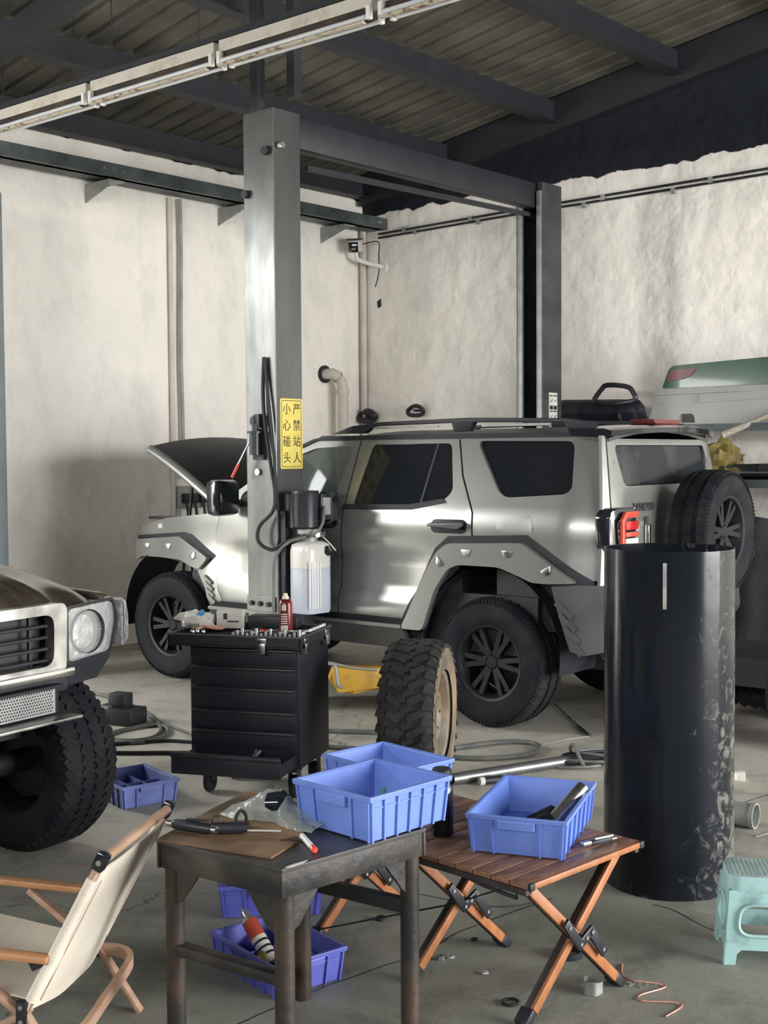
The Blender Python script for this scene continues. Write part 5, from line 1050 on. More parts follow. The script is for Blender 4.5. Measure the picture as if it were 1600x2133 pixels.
# ------------------------------------------------------------------ folding wooden table
UD = Vector((.707, .707, 0)); VD = Vector((-.707, .707, 0))
ct = thing('folding_table', 'folding camp table with brown slats and crossed wooden legs', 'table', X=frame((.386, 3.932, 0), UD, VD))
v0, v1, uh = -.30, .80, .283
nsl = 16; sw = (v1 - v0) / nsl
for k in range(nsl):
    y_ = v0 + sw * (k + .5); o = MB().box((0, y_, TZ2 - .009), (uh * 2, sw - .004, .016)).build('slat', 'slat', ct, bevel=.002)
for x_ in (-uh + .012, uh - .012): MB().bar((x_, v0 + .01, TZ2 - .028), (x_, v1 - .01, TZ2 - .028), .02, .018).build('side_rail', 'wood_dk', ct)
MB().box((0, v0 - .003, TZ2 - .009), (uh * 2, .008, .018)).build('edge_strip', 'wood_o', ct, bevel=.002)
for x_ in (-uh + .01, uh - .01): MB().box((x_, v0 - .004, TZ2 - .009), (.022, .012, .022)).build('end_cap', 'black_plastic', ct, bevel=.003)
for fy in (-.24, .215, .67):
    for sg in (1, -1):
        yo = fy + (.014 if sg > 0 else -.014)
        p0 = Vector((-.215 * sg, yo, .012)); p1 = Vector((.235 * sg, yo, TZ2 - .035))
        lg_ = MB().bar(p0, p1, .024, .030, up=(0, 1, 0)).build('leg', 'wood_dk', ct, bevel=.002)
        d_ = (p1 - p0).normalized(); n_ = Vector((0, -1, 0))
        up_ = Vector((d_.z, 0, -d_.x)); up_ = up_ if up_.z > 0 else -up_
        # orange wooden strip facing the doorway side
        q0 = p0 + d_ * .04; f_ = Vector((0, -1, 0))
        MB().bar(q0 + f_ * .017, p1 + f_ * .017, .030, .012, up=(0, 1, 0)).build('leg_strip', 'wood_o', lg_, bevel=.002)
        MB().bar(p0 - d_ * .012, p0 + d_ * .04, .030, .046, up=(0, 1, 0)).build('foot', 'black_plastic', lg_, bevel=.004)
        MB().box((p1.x, yo, TZ2 - .03), (.05, .03, .025)).build('leg_bracket', 'black_plastic', lg_, bevel=.003)
    xc = Vector((.01, fy - .035, .216))
    xc = Vector((.0, fy - .052, .202))
    jp_ = [Vector(q_) for q_ in ((-.092, 0, .078), (-.030, 0, .004), (.024, 0, .030), (.088, 0, -.048))]; j = MB()
    for q0, q1 in zip(jp_, jp_[1:]): dq = (q1 - q0).normalized(); j.bar(xc + q0 - dq * .012, xc + q1 + dq * .012, .030, .012, up=(0, 1, 0))
    jo = j.build('joint_plate', 'black_satin', ct, bevel=.003)
    for (a_, b_) in ((-.085, .070), (-.03, .006), (-.002, .018), (.026, .028), (.082, -.040)): MB().cyl(xc + Vector((a_, .0, b_)), xc + Vector((a_, -.009, b_)), .006, n=10).build('rivet', 'steel', jo)
MB().tube([(-uh + .03, .05, TZ2 - .03), (-.24, -.1, TZ2 - .06), (-.235, -.22, TZ2 - .07)], .006, 8).build('brace', 'black_plastic', ct)
MB().tube([(.20, -.22, .40), (-.05, .2, .21), (-.21, .66, .05)], .003, 6).build('tension_cord', 'black_plastic', ct)
MB().tube([(-.22, -.24, TZ2 - .045), (-.20, -.2, TZ2 - .055), (-.205, -.19, TZ2 - .085)], .004, 6).build('wire_hook', 'dark_steel', ct)
# bottle
t = thing('vacuum_bottle', 'shiny black drinks bottle with ribbed lid between the crates', 'bottle', (.178, 4.00, TZ2 + .001), 0)
MB().lathe([(0, 0), (.034, 0), (.037, .006), (.037, .135), (.034, .155), (.028, .165), (0, .165)], 32).build('flask', 'black_gloss', t)
MB().lathe([(0, .213), (.026, .213), (.031, .209), (.032, .170), (.029, .166), (0, .166)], 32).build('lid', 'black_plastic', t)
# in crate B: steel tube and black rollers
t = tag(MB().lathe([(.019, 0), (.022, 0), (.022, .20), (.019, .20)], 24, closed=True).build('steel_tube', 'chrome_worn'), 'short bright steel tube leaning in the crate', 'tube')
p0 = Vector((.50, 3.93, TZ2 + .035)); p1 = Vector((.628, 4.035, TZ2 + .135)); t.matrix_world = Matrix.Translation(p0) @ (p1 - p0).to_track_quat('Z', 'X').to_matrix().to_4x4()
for k, (x_, y_, z_, a_) in enumerate(((.50, 4.02, TZ2 + .045, 25), (.475, 3.93, TZ2 + .05, 30))):
    t = tag(MB().lathe([(0, -.05), (.02, -.05), (.025, -.044), (.025, .044), (.02, .05), (0, .05)], 20, ax=(1, 0, .3)).build('rubber_bush', 'rubber'), ['black rubber bush under the steel tube, further back', 'black rubber bush under the steel tube, nearer'][k], 'bush', 'black bushes in the crate'); t.location = (x_, y_, z_); t.rotation_euler = (0, 0, R(a_))
# pen knife on the slats
t = thing('utility_knife', 'black and steel utility knife on the wooden slats', 'knife', (.655, 3.885, TZ2 + .009), R(32))
MB().bar((-.03, 0, 0), (.055, 0, 0), .017, .012).build('handle', 'black_plastic', t, bevel=.003); MB().bar((-.065, 0, .002), (-.03, 0, .002), .017, .013).build('end_cap', 'steel', t, bevel=.003); MB().bar((-.01, .003, .009), (.065, .003, .009), .005, .005).bar((.055, 0, 0), (.075, 0, 0), .008, .004).build('blade', 'steel', t)

# ------------------------------------------------------------------ folding camp chair
CHX = frame((-.735, 3.245, 0), (-.984, .18, 0), (-.18, -.984, 0)) if False else None
cf = Vector((-.984, .18, 0)).normalized(); cs = EZ.cross(cf)      # forward (left, away); cs points to the near side
chair = thing('camp_chair', 'folding camp chair with cream canvas back and beech frame', 'chair', X=frame(Vector((-.735, 3.245, 0)) - cs * .239, cf, cs))
hwc = .239
def back(u): return Vector((.0 + .222 * u, 0, .615 - .415 * u))       # u 0 top .. 1 bottom
for sg in (1, -1):
    y_ = sg * hwc
    MB().bar(back(-.03) + Vector((0, y_, 0)), back(1.05) + Vector((0, y_, 0)), .022, .022, up=(0, 1, 0)).build('back_post', 'wood_chair', chair, bevel=.004)
    pc = MB().bar(back(-.055) + Vector((0, y_ * 1.02, 0)), back(.055) + Vector((0, y_ * 1.02, 0)), .034, .034, up=(0, 1, 0)).build('corner_cap', 'black_gloss', chair, bevel=.008)
    MB().cyl(back(.0) + Vector((0, y_ * 1.02 + sg * .016, 0)), back(.0) + Vector((0, y_ * 1.02 + sg * .020, 0)), .007, n=12).build('rivet', 'steel', pc)
    ar = MB().bar((.145, y_ * 1.06, .352), (.58, y_ * 1.06, .372), .038, .020).build('armrest', 'wood_arm', chair, bevel=.006)
    MB().bar((.20, y_ * 1.0, .325), (.16, y_ * 1.0, .345), .02, .025).build('arm_hook', 'black_plastic', ar)
    MB().bar((.44, y_, .352), (.225, y_, .19), .018, .030, up=(0, 1, 0)).build('front_strut', 'wood_chair', chair, bevel=.004)
    MB().bar((.225, y_, .20), (.09, y_, .0), .018, .028, up=(0, 1, 0)).build('rear_leg', 'wood_chair', chair, bevel=.004)
    MB().bar((.215, y_ * .92, .20), (.56, y_ * .92, .0), .018, .028, up=(0, 1, 0)).build('front_leg', 'wood_chair', chair, bevel=.004)
    jp = MB().box((.225, y_ * 1.0 + sg * .014, .195), (.03, .012, .085)).build('joint_plate', 'black_gloss', chair, bevel=.004)
    for z_ in (.18, .22): MB().cyl((.225, y_ + sg * .02, z_), (.225, y_ + sg * .024, z_), .006, n=10).build('rivet', 'steel', jp)
MB().cyl(back(-.0) + Vector((-.006, -hwc, .004)), back(0) + Vector((-.006, hwc, .004)), .013, n=16).build('top_rail', 'wood_chair', chair)
bow = spline([(.21, -hwc, .185), (.155, -hwc - .005, .18), (.115, -hwc + .02, .175), (.10, -hwc + .07, .165), (.10, 0, .14), (.10, hwc - .09, .12), (.125, hwc - .02, .12), (.17, hwc, .135), (.22, hwc, .15)], 8)
bw = MB(); n_ = len(bow); vs = []; fs = []
for i, p in enumerate(bow):
    d_ = (bow[min(i + 1, n_ - 1)] - bow[max(0, i - 1)]).normalized(); sd = Vector((-d_.y, d_.x, 0)).normalized()
    vs += [p + sd * .009 + EZ * .016, p - sd * .009 + EZ * .016, p - sd * .009 - EZ * .016, p + sd * .009 - EZ * .016]
for i in range(n_ - 1): fs += [(i * 4 + j, i * 4 + (j + 1) % 4, i * 4 + 4 + (j + 1) % 4, i * 4 + 4 + j) for j in range(4)]
bw.add(vs, fs + [(0, 1, 2, 3), tuple((n_ - 1) * 4 + j for j in range(4))]).build('rear_bow', 'wood_chair', chair, angle=50)
def sling(u, v):
    p = back(.07 + .90 * u); y_ = (-1 + 2 * v) * (hwc + .012); sag = .055 * u * (1 - abs(2 * v - 1) ** 2.2) + .012 * (1 - abs(2 * v - 1) ** 2)
    edge_ = .05 * (1 - abs(2 * v - 1) ** 2) * (1 if u < .02 else 0)
    w_ = .004 * noise.noise(Vector((u * 7, v * 5, 2.2)))
    nrm = Vector((-.415, 0, -.222)).normalized() * -1
    dx = Vector((.222, 0, -.415)) * (.11 * (1 - abs(2 * v - 1) ** 1.5)) * max(0, (u - .7) / .3) 
    return p + Vector((0, y_, 0)) - Vector((.88, 0, .47)) * (-(sag + w_)) * -.0 + Vector((-.88, 0, -.47)) * (sag * .5 + w_ + .004) * (1) + dx * .0
bk = MB().grid(22, 18, sling).build('canvas_back', 'canvas', chair, solid=.004, angle=60)
for sg in (1, -1):
    MB().tube([back(.12 + .08 * k) + Vector((0, sg * (hwc), 0)) for k in range(11)], .0155, 12).build('canvas_sleeve', 'canvas', bk)
    MB().tube([back(.13 + .08 * k) + Vector((-.015, sg * (hwc - .028), -.008)) for k in range(11)], .0012, 5).build('seam', 'wood_chair', bk)
lbl = MB(); LQ = [(-.02, -.012), (.035, -.012), (.025, .012), (-.03, .012)]
MB().grid(12, 12, lambda u, v: Vector((.20 + .36 * u, (-1 + 2 * v) * .22, .225 + .06 * u - .03 * math.sin(math.pi * u) * (1 - (2 * v - 1) ** 2)))).build('canvas_seat', 'canvas', chair, solid=.004)

# ------------------------------------------------------------------ rolled black sheet standing like a drum
dr = thing('black_drum', 'tall black plastic drum with scuffed lapped seam, standing open topped', 'drum', (1.10, 4.885, 0), 0)
mb = MB(); nd = 90; vs = []; fs = []; HT = 1.295
sa = R(-59)                          # the lapped edge faces the camera on the right
for i in range(nd + 1):
    tt = sa - 2 * math.pi * 1.10 * i / nd; rr = .2525 - .010 * i / nd
    rr += .003 * noise.noise(Vector((math.cos(tt) * 2, math.sin(tt) * 2, .3)))
    for z in (0, .3, .6, .9, 1.1, HT):
        k = 1 + .004 * noise.noise(Vector((tt * 2, z * 3, 1.0)))
        for dd in (0, -.004): vs.append(Vector((math.cos(tt) * (rr + dd) * k, math.sin(tt) * (rr + dd) * k, z)))
m_ = 12
for i in range(nd):
    a_ = i * m_; b_ = a_ + m_
    for j in range(5): fs += [(a_ + 2 * j, b_ + 2 * j, b_ + 2 * j + 2, a_ + 2 * j + 2), (a_ + 2 * j + 1, b_ + 2 * j + 1, b_ + 2 * j + 3, a_ + 2 * j + 3)]
    fs += [(a_ + 10, b_ + 10, b_ + 11, a_ + 11), (a_, b_, b_ + 1, a_ + 1)]
for a_ in (0, nd * m_):
    for j in range(5): fs.append((a_ + 2 * j, a_ + 2 * j + 2, a_ + 2 * j + 3, a_ + 2 * j + 1))
mb.add(vs, fs).build('sheet', 'drum', dr, angle=40)
mb = MB(); mb.grid(6, 10, lambda u, v: Vector(((.2545) * math.sin(-.32 + .055 * u), -.2545 * math.cos(-.32 + .055 * u), 1.085 + .17 * v))).build('painted_reflection', 'chrome_worn', dr, solid=.001)  # bright strip built onto the drum in place of a doorway reflection

# ------------------------------------------------------------------ teal stool
st = thing('step_stool', 'scuffed teal plastic stool at the right edge', 'stool', (1.262, 4.155, 0), R(-8))
hs = .285
sx_, sy_ = .13, .10
MB().prism(rounded(.26, .205, .035, 6), lambda u, v, d: Vector((u, v, d)), hs - .012, hs).build('seat', 'teal_top', st, bevel=.003)
rim_ = MB(); RR = rounded(.268, .213, .04, 6); n_ = len(RR)
for z, k in ((hs - .002, .985), (hs - .012, 1.0), (hs - .05, 1.03), (hs - .05, 1.0), (hs - .02, .97)): rim_.v += [Vector((u * k, v * k, z)) for u, v in RR]
for i in range(4): rim_.f += [(i * n_ + j, i * n_ + (j + 1) % n_, (i + 1) * n_ + (j + 1) % n_, (i + 1) * n_ + j) for j in range(n_)]
rim_.build('seat_rim', 'teal', st, angle=50)
MB().cyl((0.03, 0, hs + .0002), (0.03, 0, hs + .001), .014, n=18).build('finger_hole', 'pvc', st)
for gx in range(-8, 9):
    MB().bar((gx * .014, -.085, hs + .0005), (gx * .014, .085, hs + .0005), .005, .0015).build('grip_ridge', 'teal_top', st)
for side in range(4):
    L_ = .268 if side % 2 == 0 else .213; dd = .1065 if side % 2 == 0 else .134
    def sf(u, v, d, side=side, dd=dd):
        k = 1 + .16 * (hs - .04 - v) / hs; p = Vector((u * k, -(dd * k + .001) + d, v)); return Matrix.Rotation(R(90) * side, 3, 'Z') @ p
    W_ = L_ / 2 + .004
    o_ = [(-W_, 0), (-W_, hs - .045), (W_, hs - .045), (W_, 0), (W_ - .035, 0), (W_ - .038, .035), (W_ - .05, .048), (-W_ + .05, .048), (-W_ + .038, .035), (-W_ + .035, 0)]
    h_ = roundpoly([(-W_ + .035, .095), (-W_ + .04, hs - .09), (W_ - .04, hs - .09), (W_ - .035, .095)], .045, 5)
    sd_ = panel_mb(o_, [h_], sf, .008, .035).build('side_frame', 'teal', st, angle=40)
    rm = MB(); hp = [sf(u, v, -.003) for u, v in h_]; rm.tube(hp, .006, 8, closed=True).build('opening_bead', 'teal', sd_)

# ------------------------------------------------------------------ storage rack along the right wall
def rk(b, off, z): return bld(off, b, z)
rack = thing('storage_rack', 'dark steel storage rack along the right wall', 'rack', rk(4.2, .35, 0))
for z_, m_ in ((1.885, 'blue_jack'), (1.44, 'dark_steel')):
    wb(rack).bar(rk(2.75, .35, z_ - .02), rk(6.4, .35, z_ - .02), .66, .03).build('shelf', 'dark_steel', rack)
    wb(rack).bar(rk(2.75, .69, z_ - .03), rk(6.4, .69, z_ - .03), .03, .06).build('shelf_edge', 'beam_steel', rack)
for b_ in (2.85, 5.2, 6.35):
    for o_ in (.06, .66): wb(rack).bar(rk(b_, o_, 0), rk(b_, o_, 1.9), .05, .05, up=EA).build('upright', 'dark_steel', rack)
# white and green van tailgate on the upper shelf
vp = thing('van_tailgate', 'white and green van rear panel lying on the rack', 'vehicle panel', rk(4.7, .4, 1.89))
def vpf(off): return lambda b, z, d: vp.matrix_basis.inverted() @ rk(b, .50 + off - d + .16 * max(0, 2.2 - z) - .10 * max(0, z - 2.25) - .25 * max(0, (3.95 - b)) ** 1.4, z)
g_out = roundpoly([(3.80, 2.19), (3.86, 2.345), (3.90, 2.375), (5.5, 2.43), (5.5, 2.19)], .02)
w_out = roundpoly([(3.80, 2.187), (5.5, 2.187), (5.5, 1.885), (3.74, 1.89), (3.685, 1.96), (3.70, 2.04)], .03)
gp_ = panel_mb(g_out, [], vpf(0), .06, .08).build('green_upper', 'green', vp, angle=50)
wp_ = panel_mb(w_out, [[(3.99, 1.90), (3.99, 1.955), (4.01, 1.975), (4.10, 1.975), (4.125, 1.955), (4.14, 1.90)]], vpf(.004), .06, .07).build('white_lower', 'van_white', vp, angle=50)
panel_mb(roundpoly([(3.85, 2.25), (3.88, 2.335), (4.12, 2.345), (4.07, 2.285), (4.0, 2.26)], .012), [], vpf(.008), .02, .05).build('lamp_recess', 'dull_red', vp)
panel_mb([(4.15, 2.06), (4.18, 2.13), (4.85, 2.145), (4.8, 2.08)], [], vpf(.016), .02, .1).build('plate_recess', 'van_white', vp)
panel_mb([(3.75, 2.135), (3.76, 2.155), (5.5, 2.165), (5.5, 2.145)], [], vpf(.022), .02, .1).build('swage_line', 'van_white', vp)
panel_mb(rounded(.09, .022, .01, 4, 3.79, 2.065), [], vpf(.01), .01, .05).build('maker_badge', 'galv', vp)
vp2 = MB().box(rk(4.02, .62, 1.93), (.18, .03, .085), rz=TH - R(90)).build('shelf_block', 'black_plastic'); bpy.data.objects.remove(vp2)
# black plastic bumpers beside it
def bumper(label, b0, b1, z0, off, h1, h2):
    t = thing('car_bumper', label, 'bumper', rk((b0 + b1) / 2, off, z0), group='black plastic bumpers on the rack')
    I = t.matrix_basis.inverted()
    panel_mb(roundpoly([(b0, z0), (b0 - .0, z0 + h1 * .85), (b0 + .05, z0 + h1), (b1 - .08, z0 + h2), (b1, z0 + h2 * .7), (b1, z0)], .03), [], lambda b, z, d: I @ rk(b, off + .10 * math.sin(math.pi * (z - z0) / max(h1, h2)) - 1.0 * max(0, b - b1 + .2) ** 2 - d, z), .03, .08).build('skin', 'black_plastic', t, angle=50)
    return t, I
t, I = bumper('long black bumper skin beside the far lift column', 2.78, 3.68, 1.888, .52, .24, .22)
MB(I).tube([rk(b, .58, z) for b, z in ((3.20, 2.10), (3.28, 2.205), (3.34, 2.235), (3.52, 2.215), (3.58, 2.17), (3.60, 2.10), (3.45, 2.08), (3.3, 2.08))], .022, 10, closed=True, sub=4).build('fog_lamp_frame', 'black_satin', t)
MB(I).lathe([(.07, 0), (.085, .01), (.085, .03)], 22, rk(3.55, .60, 1.98), -EA).build('lamp_ring', 'black_satin', t)
t, I = bumper('black bumper skin lying on the lower shelf', 4.45, 6.2, 1.442, .55, .12, .16)
MB(I).bar(rk(4.5, .68, 1.50), rk(6.1, .68, 1.50), .02, .012).build('trim_strip', 'tray', t)
# yellow sack
me = crumple('folded_sack', None, .19, .13, .19, 8.4, 14, .55)
o = link('folded_sack', me, 'sack'); o.location = rk(4.38, .56, 1.445); o.rotation_euler = (0, 0, TH - R(90)); tag(o, 'crumpled yellow sack on the lower shelf of the rack', 'sack')
mb = MB(); A_ = rk(4.50, .80, 1.79); B_ = rk(4.78, .62, 1.93)
o = mb.pathr([(A_, .030), (A_ + (B_ - A_) * .5, .026), (B_ + (B_ - A_) * 1.2, .02)], 10).build('wooden_stick', 'wood_raw'); tag(o, 'weathered wooden stick poking out over the rack', 'stick')
# covered machine under the rack
cm_ = thing('covered_machine', 'dark covered machine with amber lamp under the rack', 'machine', rk(5.3, .9, 0), TH - R(90))
def cov(u, v):
    x = -.62 + 1.24 * u; y = -.40 + .8 * v; e = max(abs(2 * u - 1), abs(2 * v - 1)) ; h = 1.12 * (1 - max(0, (e - .80)) / .20) if e > .80 else 1.12
    k = 1 + .10 * (1 - h / 1.12); h += .10 * noise.noise(Vector((x * 3, y * 3, 0.4))) * (h / 1.12) + .22 * max(0, -x - .1) * (h / 1.12) * 0
    return Vector((x * k + .03 * noise.noise(Vector((y * 6, h * 3, 1))), y * k + .03 * noise.noise(Vector((x * 6, h * 3, 2))), max(0.0, h)))
MB().grid(30, 22, cov).build('cover', 'box_black', cm_, angle=60)
lamp_p = cm_.matrix_basis.inverted() @ bld(1.38, 4.98, .93)
al = MB().box(lamp_p, (.085, .04, .09)).build('amber_lamp', 'orange_lamp', cm_, bevel=.006); MB().box(lamp_p + Vector((-.0, .06, 0)), (.05, .10, .05)).build('lamp_bracket', 'black_plastic', cm_)
# tyre lying flat on a block, and another behind the frame edge
t = thing('truck_tyre', 'big chunky tyre lying flat on a block behind the drum', 'tyre', (2.52, 7.86, .12), 0)
wheel(t, frame((0, 0, .135), (1, 0, 0), (0, 0, 1)), .42, .27, .22, 'rubber', 'black_satin', 0, 'chunk', 1, name='tyre')
o = tag(MB().box((0, 0, .06), (.34, .34, .118)).build('timber_block', 'wood_raw', bevel=.006), 'timber block under the tyre lying flat', 'block'); o.location = (2.62, 7.95, 0)
t = thing('dark_tyre', 'black tyre standing at the right edge behind the drum', 'tyre', (2.42, 7.08, 0), R(35))
wheel(t, frame((.0, 0, .33), (1, 0, 0), (0, 1, 0)), .33, .22, .20, 'rubber', 'black_satin', 0, 'road', 1, name='tyre')
t = thing('jack_stand', 'red steel jack stand behind the lying tyre', 'jack stand', (2.27, 8.45, 0), R(20))
for sx in (-1, 1):
    for sy in (-1, 1): MB().bar((sx * .11, sy * .11, .0), (sx * .03, sy * .03, .33), .03, .03).build('leg', 'red_paint', t)
MB().box((0, 0, .35), (.09, .09, .05)).build('head', 'red_paint', t, bevel=.004); MB().cyl((0, 0, .37), (0, 0, .43), .02, n=10).build('saddle', 'red_paint', t)

# ------------------------------------------------------------------ clutter on the floor
def g3(L, z=.012): return [(x, y, z) for x, y in L]
tag(MB().tube(g3([(-.2, 7.02), (.10, 7.05), (.395, 7.071), (.536, 7.149), (.705, 7.204), (.825, 7.177), (.862, 7.059), (.803, 6.912), (.642, 6.829), (.485, 6.812), (.3, 6.86), (0.0, 7.0), (-.35, 7.115)], .014), .014, 10, sub=6).build('air_hose', 'hose'), 'grey hose looping out from behind the standing tyre', 'hose')
tag(MB().tube(g3([(-.55, 7.6), (-.344, 7.524), (-.071, 7.477), (.2, 7.43), (.4, 7.5)], .014), .014, 10, sub=6).build('air_hose', 'hose'), 'dark hose running along the floor behind the tool cart', 'hose')
tag(MB().tube(g3([(-2.25, 9.0), (-1.9, 8.652), (-1.56, 8.155), (-1.401, 7.785), (-1.345, 7.5), (-1.40, 7.33), (-1.55, 7.31), (-1.64, 7.45), (-1.57, 7.6), (-1.42, 7.72), (-1.33, 7.65), (-1.30, 7.45), (-1.42, 7.26), (-1.6, 7.3), (-1.75, 7.4)], .013), .012, 10, sub=7).build('air_hose', 'hose'), 'looped hose on the floor beside the black junction box', 'hose')
tag(MB().tube(g3([(-1.62, 7.20), (-1.3, 7.30), (-1.146, 7.272), (-.9, 7.2), (-.7, 7.3)], .011), .010, 8, sub=6).build('thin_cable', 'black_plastic'), 'thin black cable between the hose loops and the tool cart', 'cable')
tag(MB().tube(g3([(-1.9, 7.05), (-1.51, 6.998), (-1.167, 6.989), (-.9, 6.95), (-.7, 6.8)], .013), .012, 8, sub=6).build('floor_cable', 'black_plastic'), 'straight dark cable on the floor above the divided crate', 'cable')
tag(MB().tube(g3([(-1.56, 8.1), (-1.38, 7.80), (-1.2, 7.55), (-1.0, 7.3)], .010), .009, 8, sub=6).build('floor_wire', 'hose'), 'thin wire running from the hose loops to the tool cart', 'wire')
jb = thing('junction_box', 'black junction box lying on the floor beside the old car', 'box', (-1.66, 7.86, 0), R(-25))
MB().box((0, 0, .05), (.30, .18, .10)).build('body', 'black_plastic', jb, bevel=.008); MB().box((.0, .02, .14), (.12, .10, .09)).build('plug_block', 'black_plastic', jb, bevel=.008); MB().box((-.06, -.06, .105), (.08, .04, .012)).build('switch', 'steel', jb)
P0 = Vector((.33, 6.30, .032)); P1 = Vector((1.36, 6.905, .032)); dp = (P1 - P0).normalized()
tb = tag(MB().lathe([(.024, 0), (.029, 0), (.029, (P1 - P0).length), (.024, (P1 - P0).length)], 24, closed=True).build('steel_pole', mat('dull_steel_pole', (0.16, 0.165, 0.17), (0.24, 0.245, 0.25), 8, 0.4, 0.8)), 'long shiny steel pole lying on the floor behind the crates', 'pole'); tb.matrix_world = Matrix.Translation(P0) @ dp.to_track_quat('Z', 'X').to_matrix().to_4x4()
wire = MB()
cbn = thing('cable_bundle', 'tangled black cables lying beside the steel pole', 'cables', (1.10, 6.68, 0), 0)
for k in range(7):
    wire = MB(); rr = random.Random(k); pts = []
    for i in range(9):
        a_ = 2 * math.pi * i / 9 + k; pts.append((.17 * math.cos(a_) * (1 + .25 * rr.uniform(-1, 1)) + .03 * k - .08, .07 * math.sin(a_) * (1 + .3 * rr.uniform(-1, 1)), .012 + .010 * k + .008 * rr.random()))
    wire.tube(pts, .008, 7, closed=True, sub=5).build('cable_loop', 'black_plastic' if k % 3 else 'hose', cbn)
MB().tube([(-.10, .10, .02), (-.11, .06, .09), (-.10, .0, .11), (-.08, -.06, .06), (-.06, -.09, .02)], .010, 8, sub=5).build('cable_tie', 'hose', cbn)
o = thing('hose_coupling', 'small dark coupling with pale end on the floor by the pole', 'coupling', (.53, 6.32, .022), R(20)); MB().cyl((-.04, 0, 0), (.06, 0, 0), .02, n=14).build('sleeve', 'black_plastic', o); MB().cyl((-.065, 0, 0), (-.04, 0, 0), .021, n=14).build('pale_end', 'paper', o)
o = thing('short_pipe', 'short grey pipe end lying on the floor beside the drum', 'pipe', (1.55, 5.60, .055), R(-35)); MB().lathe([(.048, -.13), (.053, -.13), (.053, .08), (.057, .08), (.057, .10), (.050, .10)], 28, ax=(1, 0, 0), closed=True).build('pipe', 'pvc_grey', o); MB().lathe([(.0, .02), (.047, .02)], 24, ax=(1, 0, 0)).build('plug', 'pvc', o)
o = tag(MB().prism([(-.03, -.012), (.03, -.016), (.035, .012), (-.028, .014)], lambda u, v, d: Vector((u, v, d + .01 * u / .03)), .0, .004).build('paper_scrap', 'paper'), 'white paper scrap by the short grey pipe', 'paper'); o.location = (1.625, 5.43, .008)
o = thing('small_carton', 'small white carton on the floor right of the drum', 'carton', (1.765, 6.38, 0), R(-12)); MB().box((0, 0, .022), (.11, .05, .044)).build('box', 'paper', o, bevel=.002); MB().box((-.01, -.0256, .022), (.05, .001, .03)).build('print', 'white_lens', o)
o = thing('thin_rod', 'thin dark rod with handle lying on the floor behind the rear tyre', 'rod', (1.15, 7.85, .006), 0); MB().cyl((-.033, .485, 0), (.02, -.2, 0), .004, n=8).build('shaft', 'dark_steel', o); MB().cyl((.02, -.2, 0), (.044, -.47, .002), .008, n=8).build('grip', 'black_plastic', o)
o = tag(MB().tube(g3([(1.19, 7.37), (1.05, 7.30), (.893, 7.175)], .004), .003, 6, sub=4).build('pale_wire', 'tape'), 'pale thin wire on the floor pointing at the hose loop', 'wire')
o = tag(MB().lathe([(.040, 0), (.046, 0), (.046, .022), (.040, .022)], 28, closed=True).build('rubber_ring', 'rubber'), 'black rubber ring on the floor under the folding table', 'ring'); o.location = (.60, 4.13, .001)
o = tag(MB().lathe([(.022, 0), (.027, 0), (.027, .008), (.022, .008)], 22, closed=True).build('small_ring', 'rubber'), 'small black ring on the floor left of the nearest wooden foot', 'ring'); o.location = (.372, 3.77, .001)
tp_ = MB(); n_ = 26; vs = []; fs = []
for i in range(n_ + 1):
    a_ = R(-250) + R(310) * i / n_; r_ = .029 + .002 * math.sin(i)
    for z in (0, .02, .040 + .003 * math.sin(i * .6)): vs.append((r_ * math.cos(a_), r_ * math.sin(a_), z))
for i in range(n_): fs += [(i * 3 + j, i * 3 + 3 + j, i * 3 + 4 + j, i * 3 + 1 + j) for j in range(2)]
o = tag(tp_.add(vs, fs).build('tape_cuff', 'tape', solid=.0015), 'crumpled open cuff of silver tape on the floor', 'tape'); o.location = (.633, 3.845, .001)
o = tag(MB().tube(g3([(0.764, 4.056), (0.752, 3.943), (0.852, 3.897), (0.858, 3.869), (0.772, 3.815), (0.776, 3.775), (0.859, 3.765), (0.883, 3.738), (0.819, 3.668)], .004), .0028, 8, sub=6).build('copper_wire', 'copper'), 'bent pinkish wire on the floor near the stool', 'wire')
shv = thing('metal_shavings', 'little heap of pale metal shavings beside the pinkish wire', 'shavings', (.79, 3.90, 0), 0)
for k in range(26):
    a_ = random.uniform(0, 6.28); x_, y_ = random.gauss(0, .028), random.gauss(0, .014)
    MB().bar((x_, y_, .003), (x_ + .012 * math.cos(a_), y_ + .012 * math.sin(a_), .004), .002, .002).build('shaving', 'galv', shv)
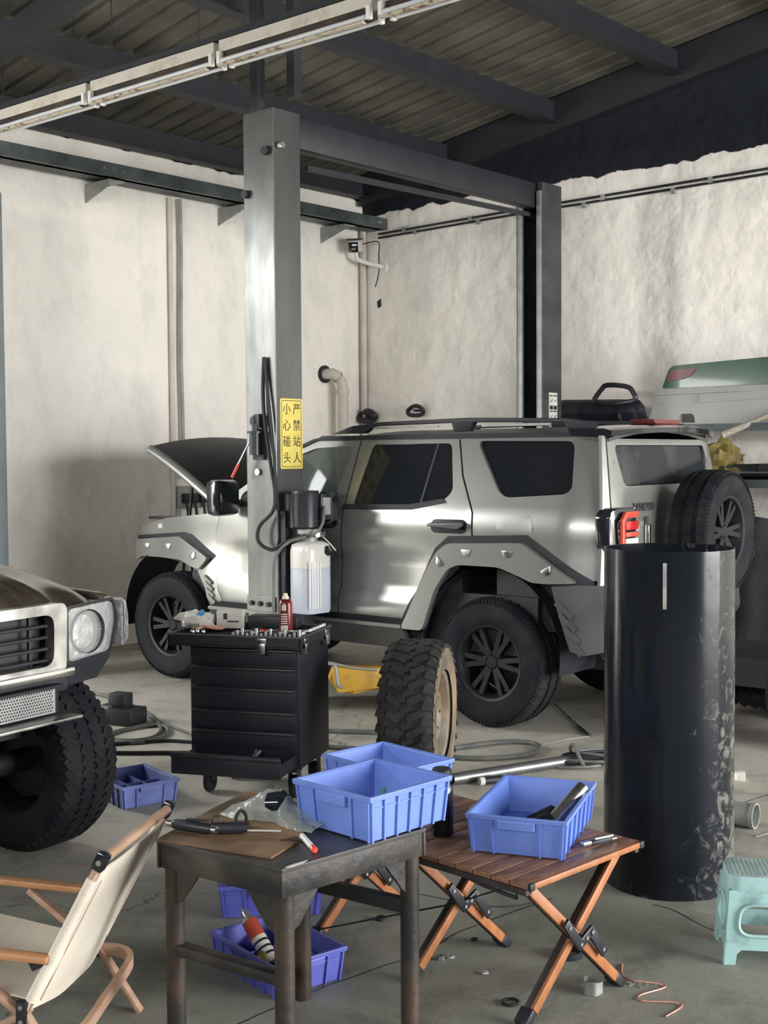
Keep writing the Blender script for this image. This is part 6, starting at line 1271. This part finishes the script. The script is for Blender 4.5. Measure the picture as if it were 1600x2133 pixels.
for k, (x_, y_, lab) in enumerate(((.176, 4.108, 'hexagon nut on the floor, left one of a close pair'), (.208, 4.128, 'flat round washer beside the hexagon nut'), (.312, 3.99, 'crumpled scrap of foil on the floor near the steel table leg'), (.30, 4.27, 'dark pebble on the floor near the middle wooden foot'), (-.02, 4.47, 'oily cap on the floor behind the steel table'))):
    if k == 0: mb = MB().lathe([(.007, 0), (.014, 0), (.014, .014), (.007, .014)], 6, closed=True); nm = 'hex_nut'; m_ = 'steel'; ca = 'nut'
    elif k == 1: mb = MB().lathe([(.006, 0), (.016, 0), (.016, .007), (.006, .007)], 20, closed=True); nm = 'washer'; m_ = 'galv'; ca = 'washer'
    elif k == 2: mb = None; nm = 'foil_scrap'; m_ = 'tape'; ca = 'foil'
    elif k == 3: mb = None; nm = 'pebble'; m_ = 'dark_steel'; ca = 'pebble'
    else: mb = MB().lathe([(0, .012), (.016, .012), (.02, .008), (.02, 0), (0, 0)], 18); nm = 'oily_cap'; m_ = 'dark_steel'; ca = 'cap'
    o = mb.build(nm, m_) if mb else link(nm, crumple(nm, None, .013, .011, .007, k * 3.3, 6), m_)
    o.location = (x_, y_, .001); tag(o, lab, ca)
# in and around the crates under the table
def can(label, p0, p1, r_, top_m, mid_m, low_m):
    p0 = Vector(p0); p1 = Vector(p1); L_ = (p1 - p0).length
    o = thing('aerosol_can', label, 'spray can', X=Matrix.Translation(p0) @ (p1 - p0).to_track_quat('Z', 'X').to_matrix().to_4x4())
    MB().lathe([(0, 0), (r_ * .94, 0), (r_, .006), (r_, L_ * .45)], 22).build('can', low_m, o)
    MB().lathe([(r_, L_ * .45), (r_, L_ * .75)], 22).build('printed_band', mid_m, o)
    MB().lathe([(r_, L_ * .75), (r_ * .7, L_ * .82), (r_ * .5, L_ * .84), (r_ * .5, L_ * .93), (r_ * .22, L_ * .95), (r_ * .2, L_), (0, L_)], 22).build('nozzle', top_m, o)
    for k in range(3): MB().lathe([(r_ * 1.004, L_ * (.12 + .11 * k)), (r_ * 1.004, L_ * (.16 + .11 * k))], 22).build('print_stripe', 'ink', o)
can('aerosol can with red band leaning in the crate under the table', (-.365, 3.99, .04), (-.475, 4.12, .17), .026, 'steel', 'label_red', 'paper')
can('pale aerosol can lying low in the crate under the table', (-.345, 4.05, .035), (-.42, 3.97, .06), .026, 'sack', 'sack', 'black_satin')
o = link('clear_wrap', crumple('clear_wrap', None, .06, .045, .04, 4.4, 10, .5), 'bag'); o.location = (-.28, 3.98, .02); tag(o, 'crumpled clear wrapping in the crate under the table', 'wrapping')
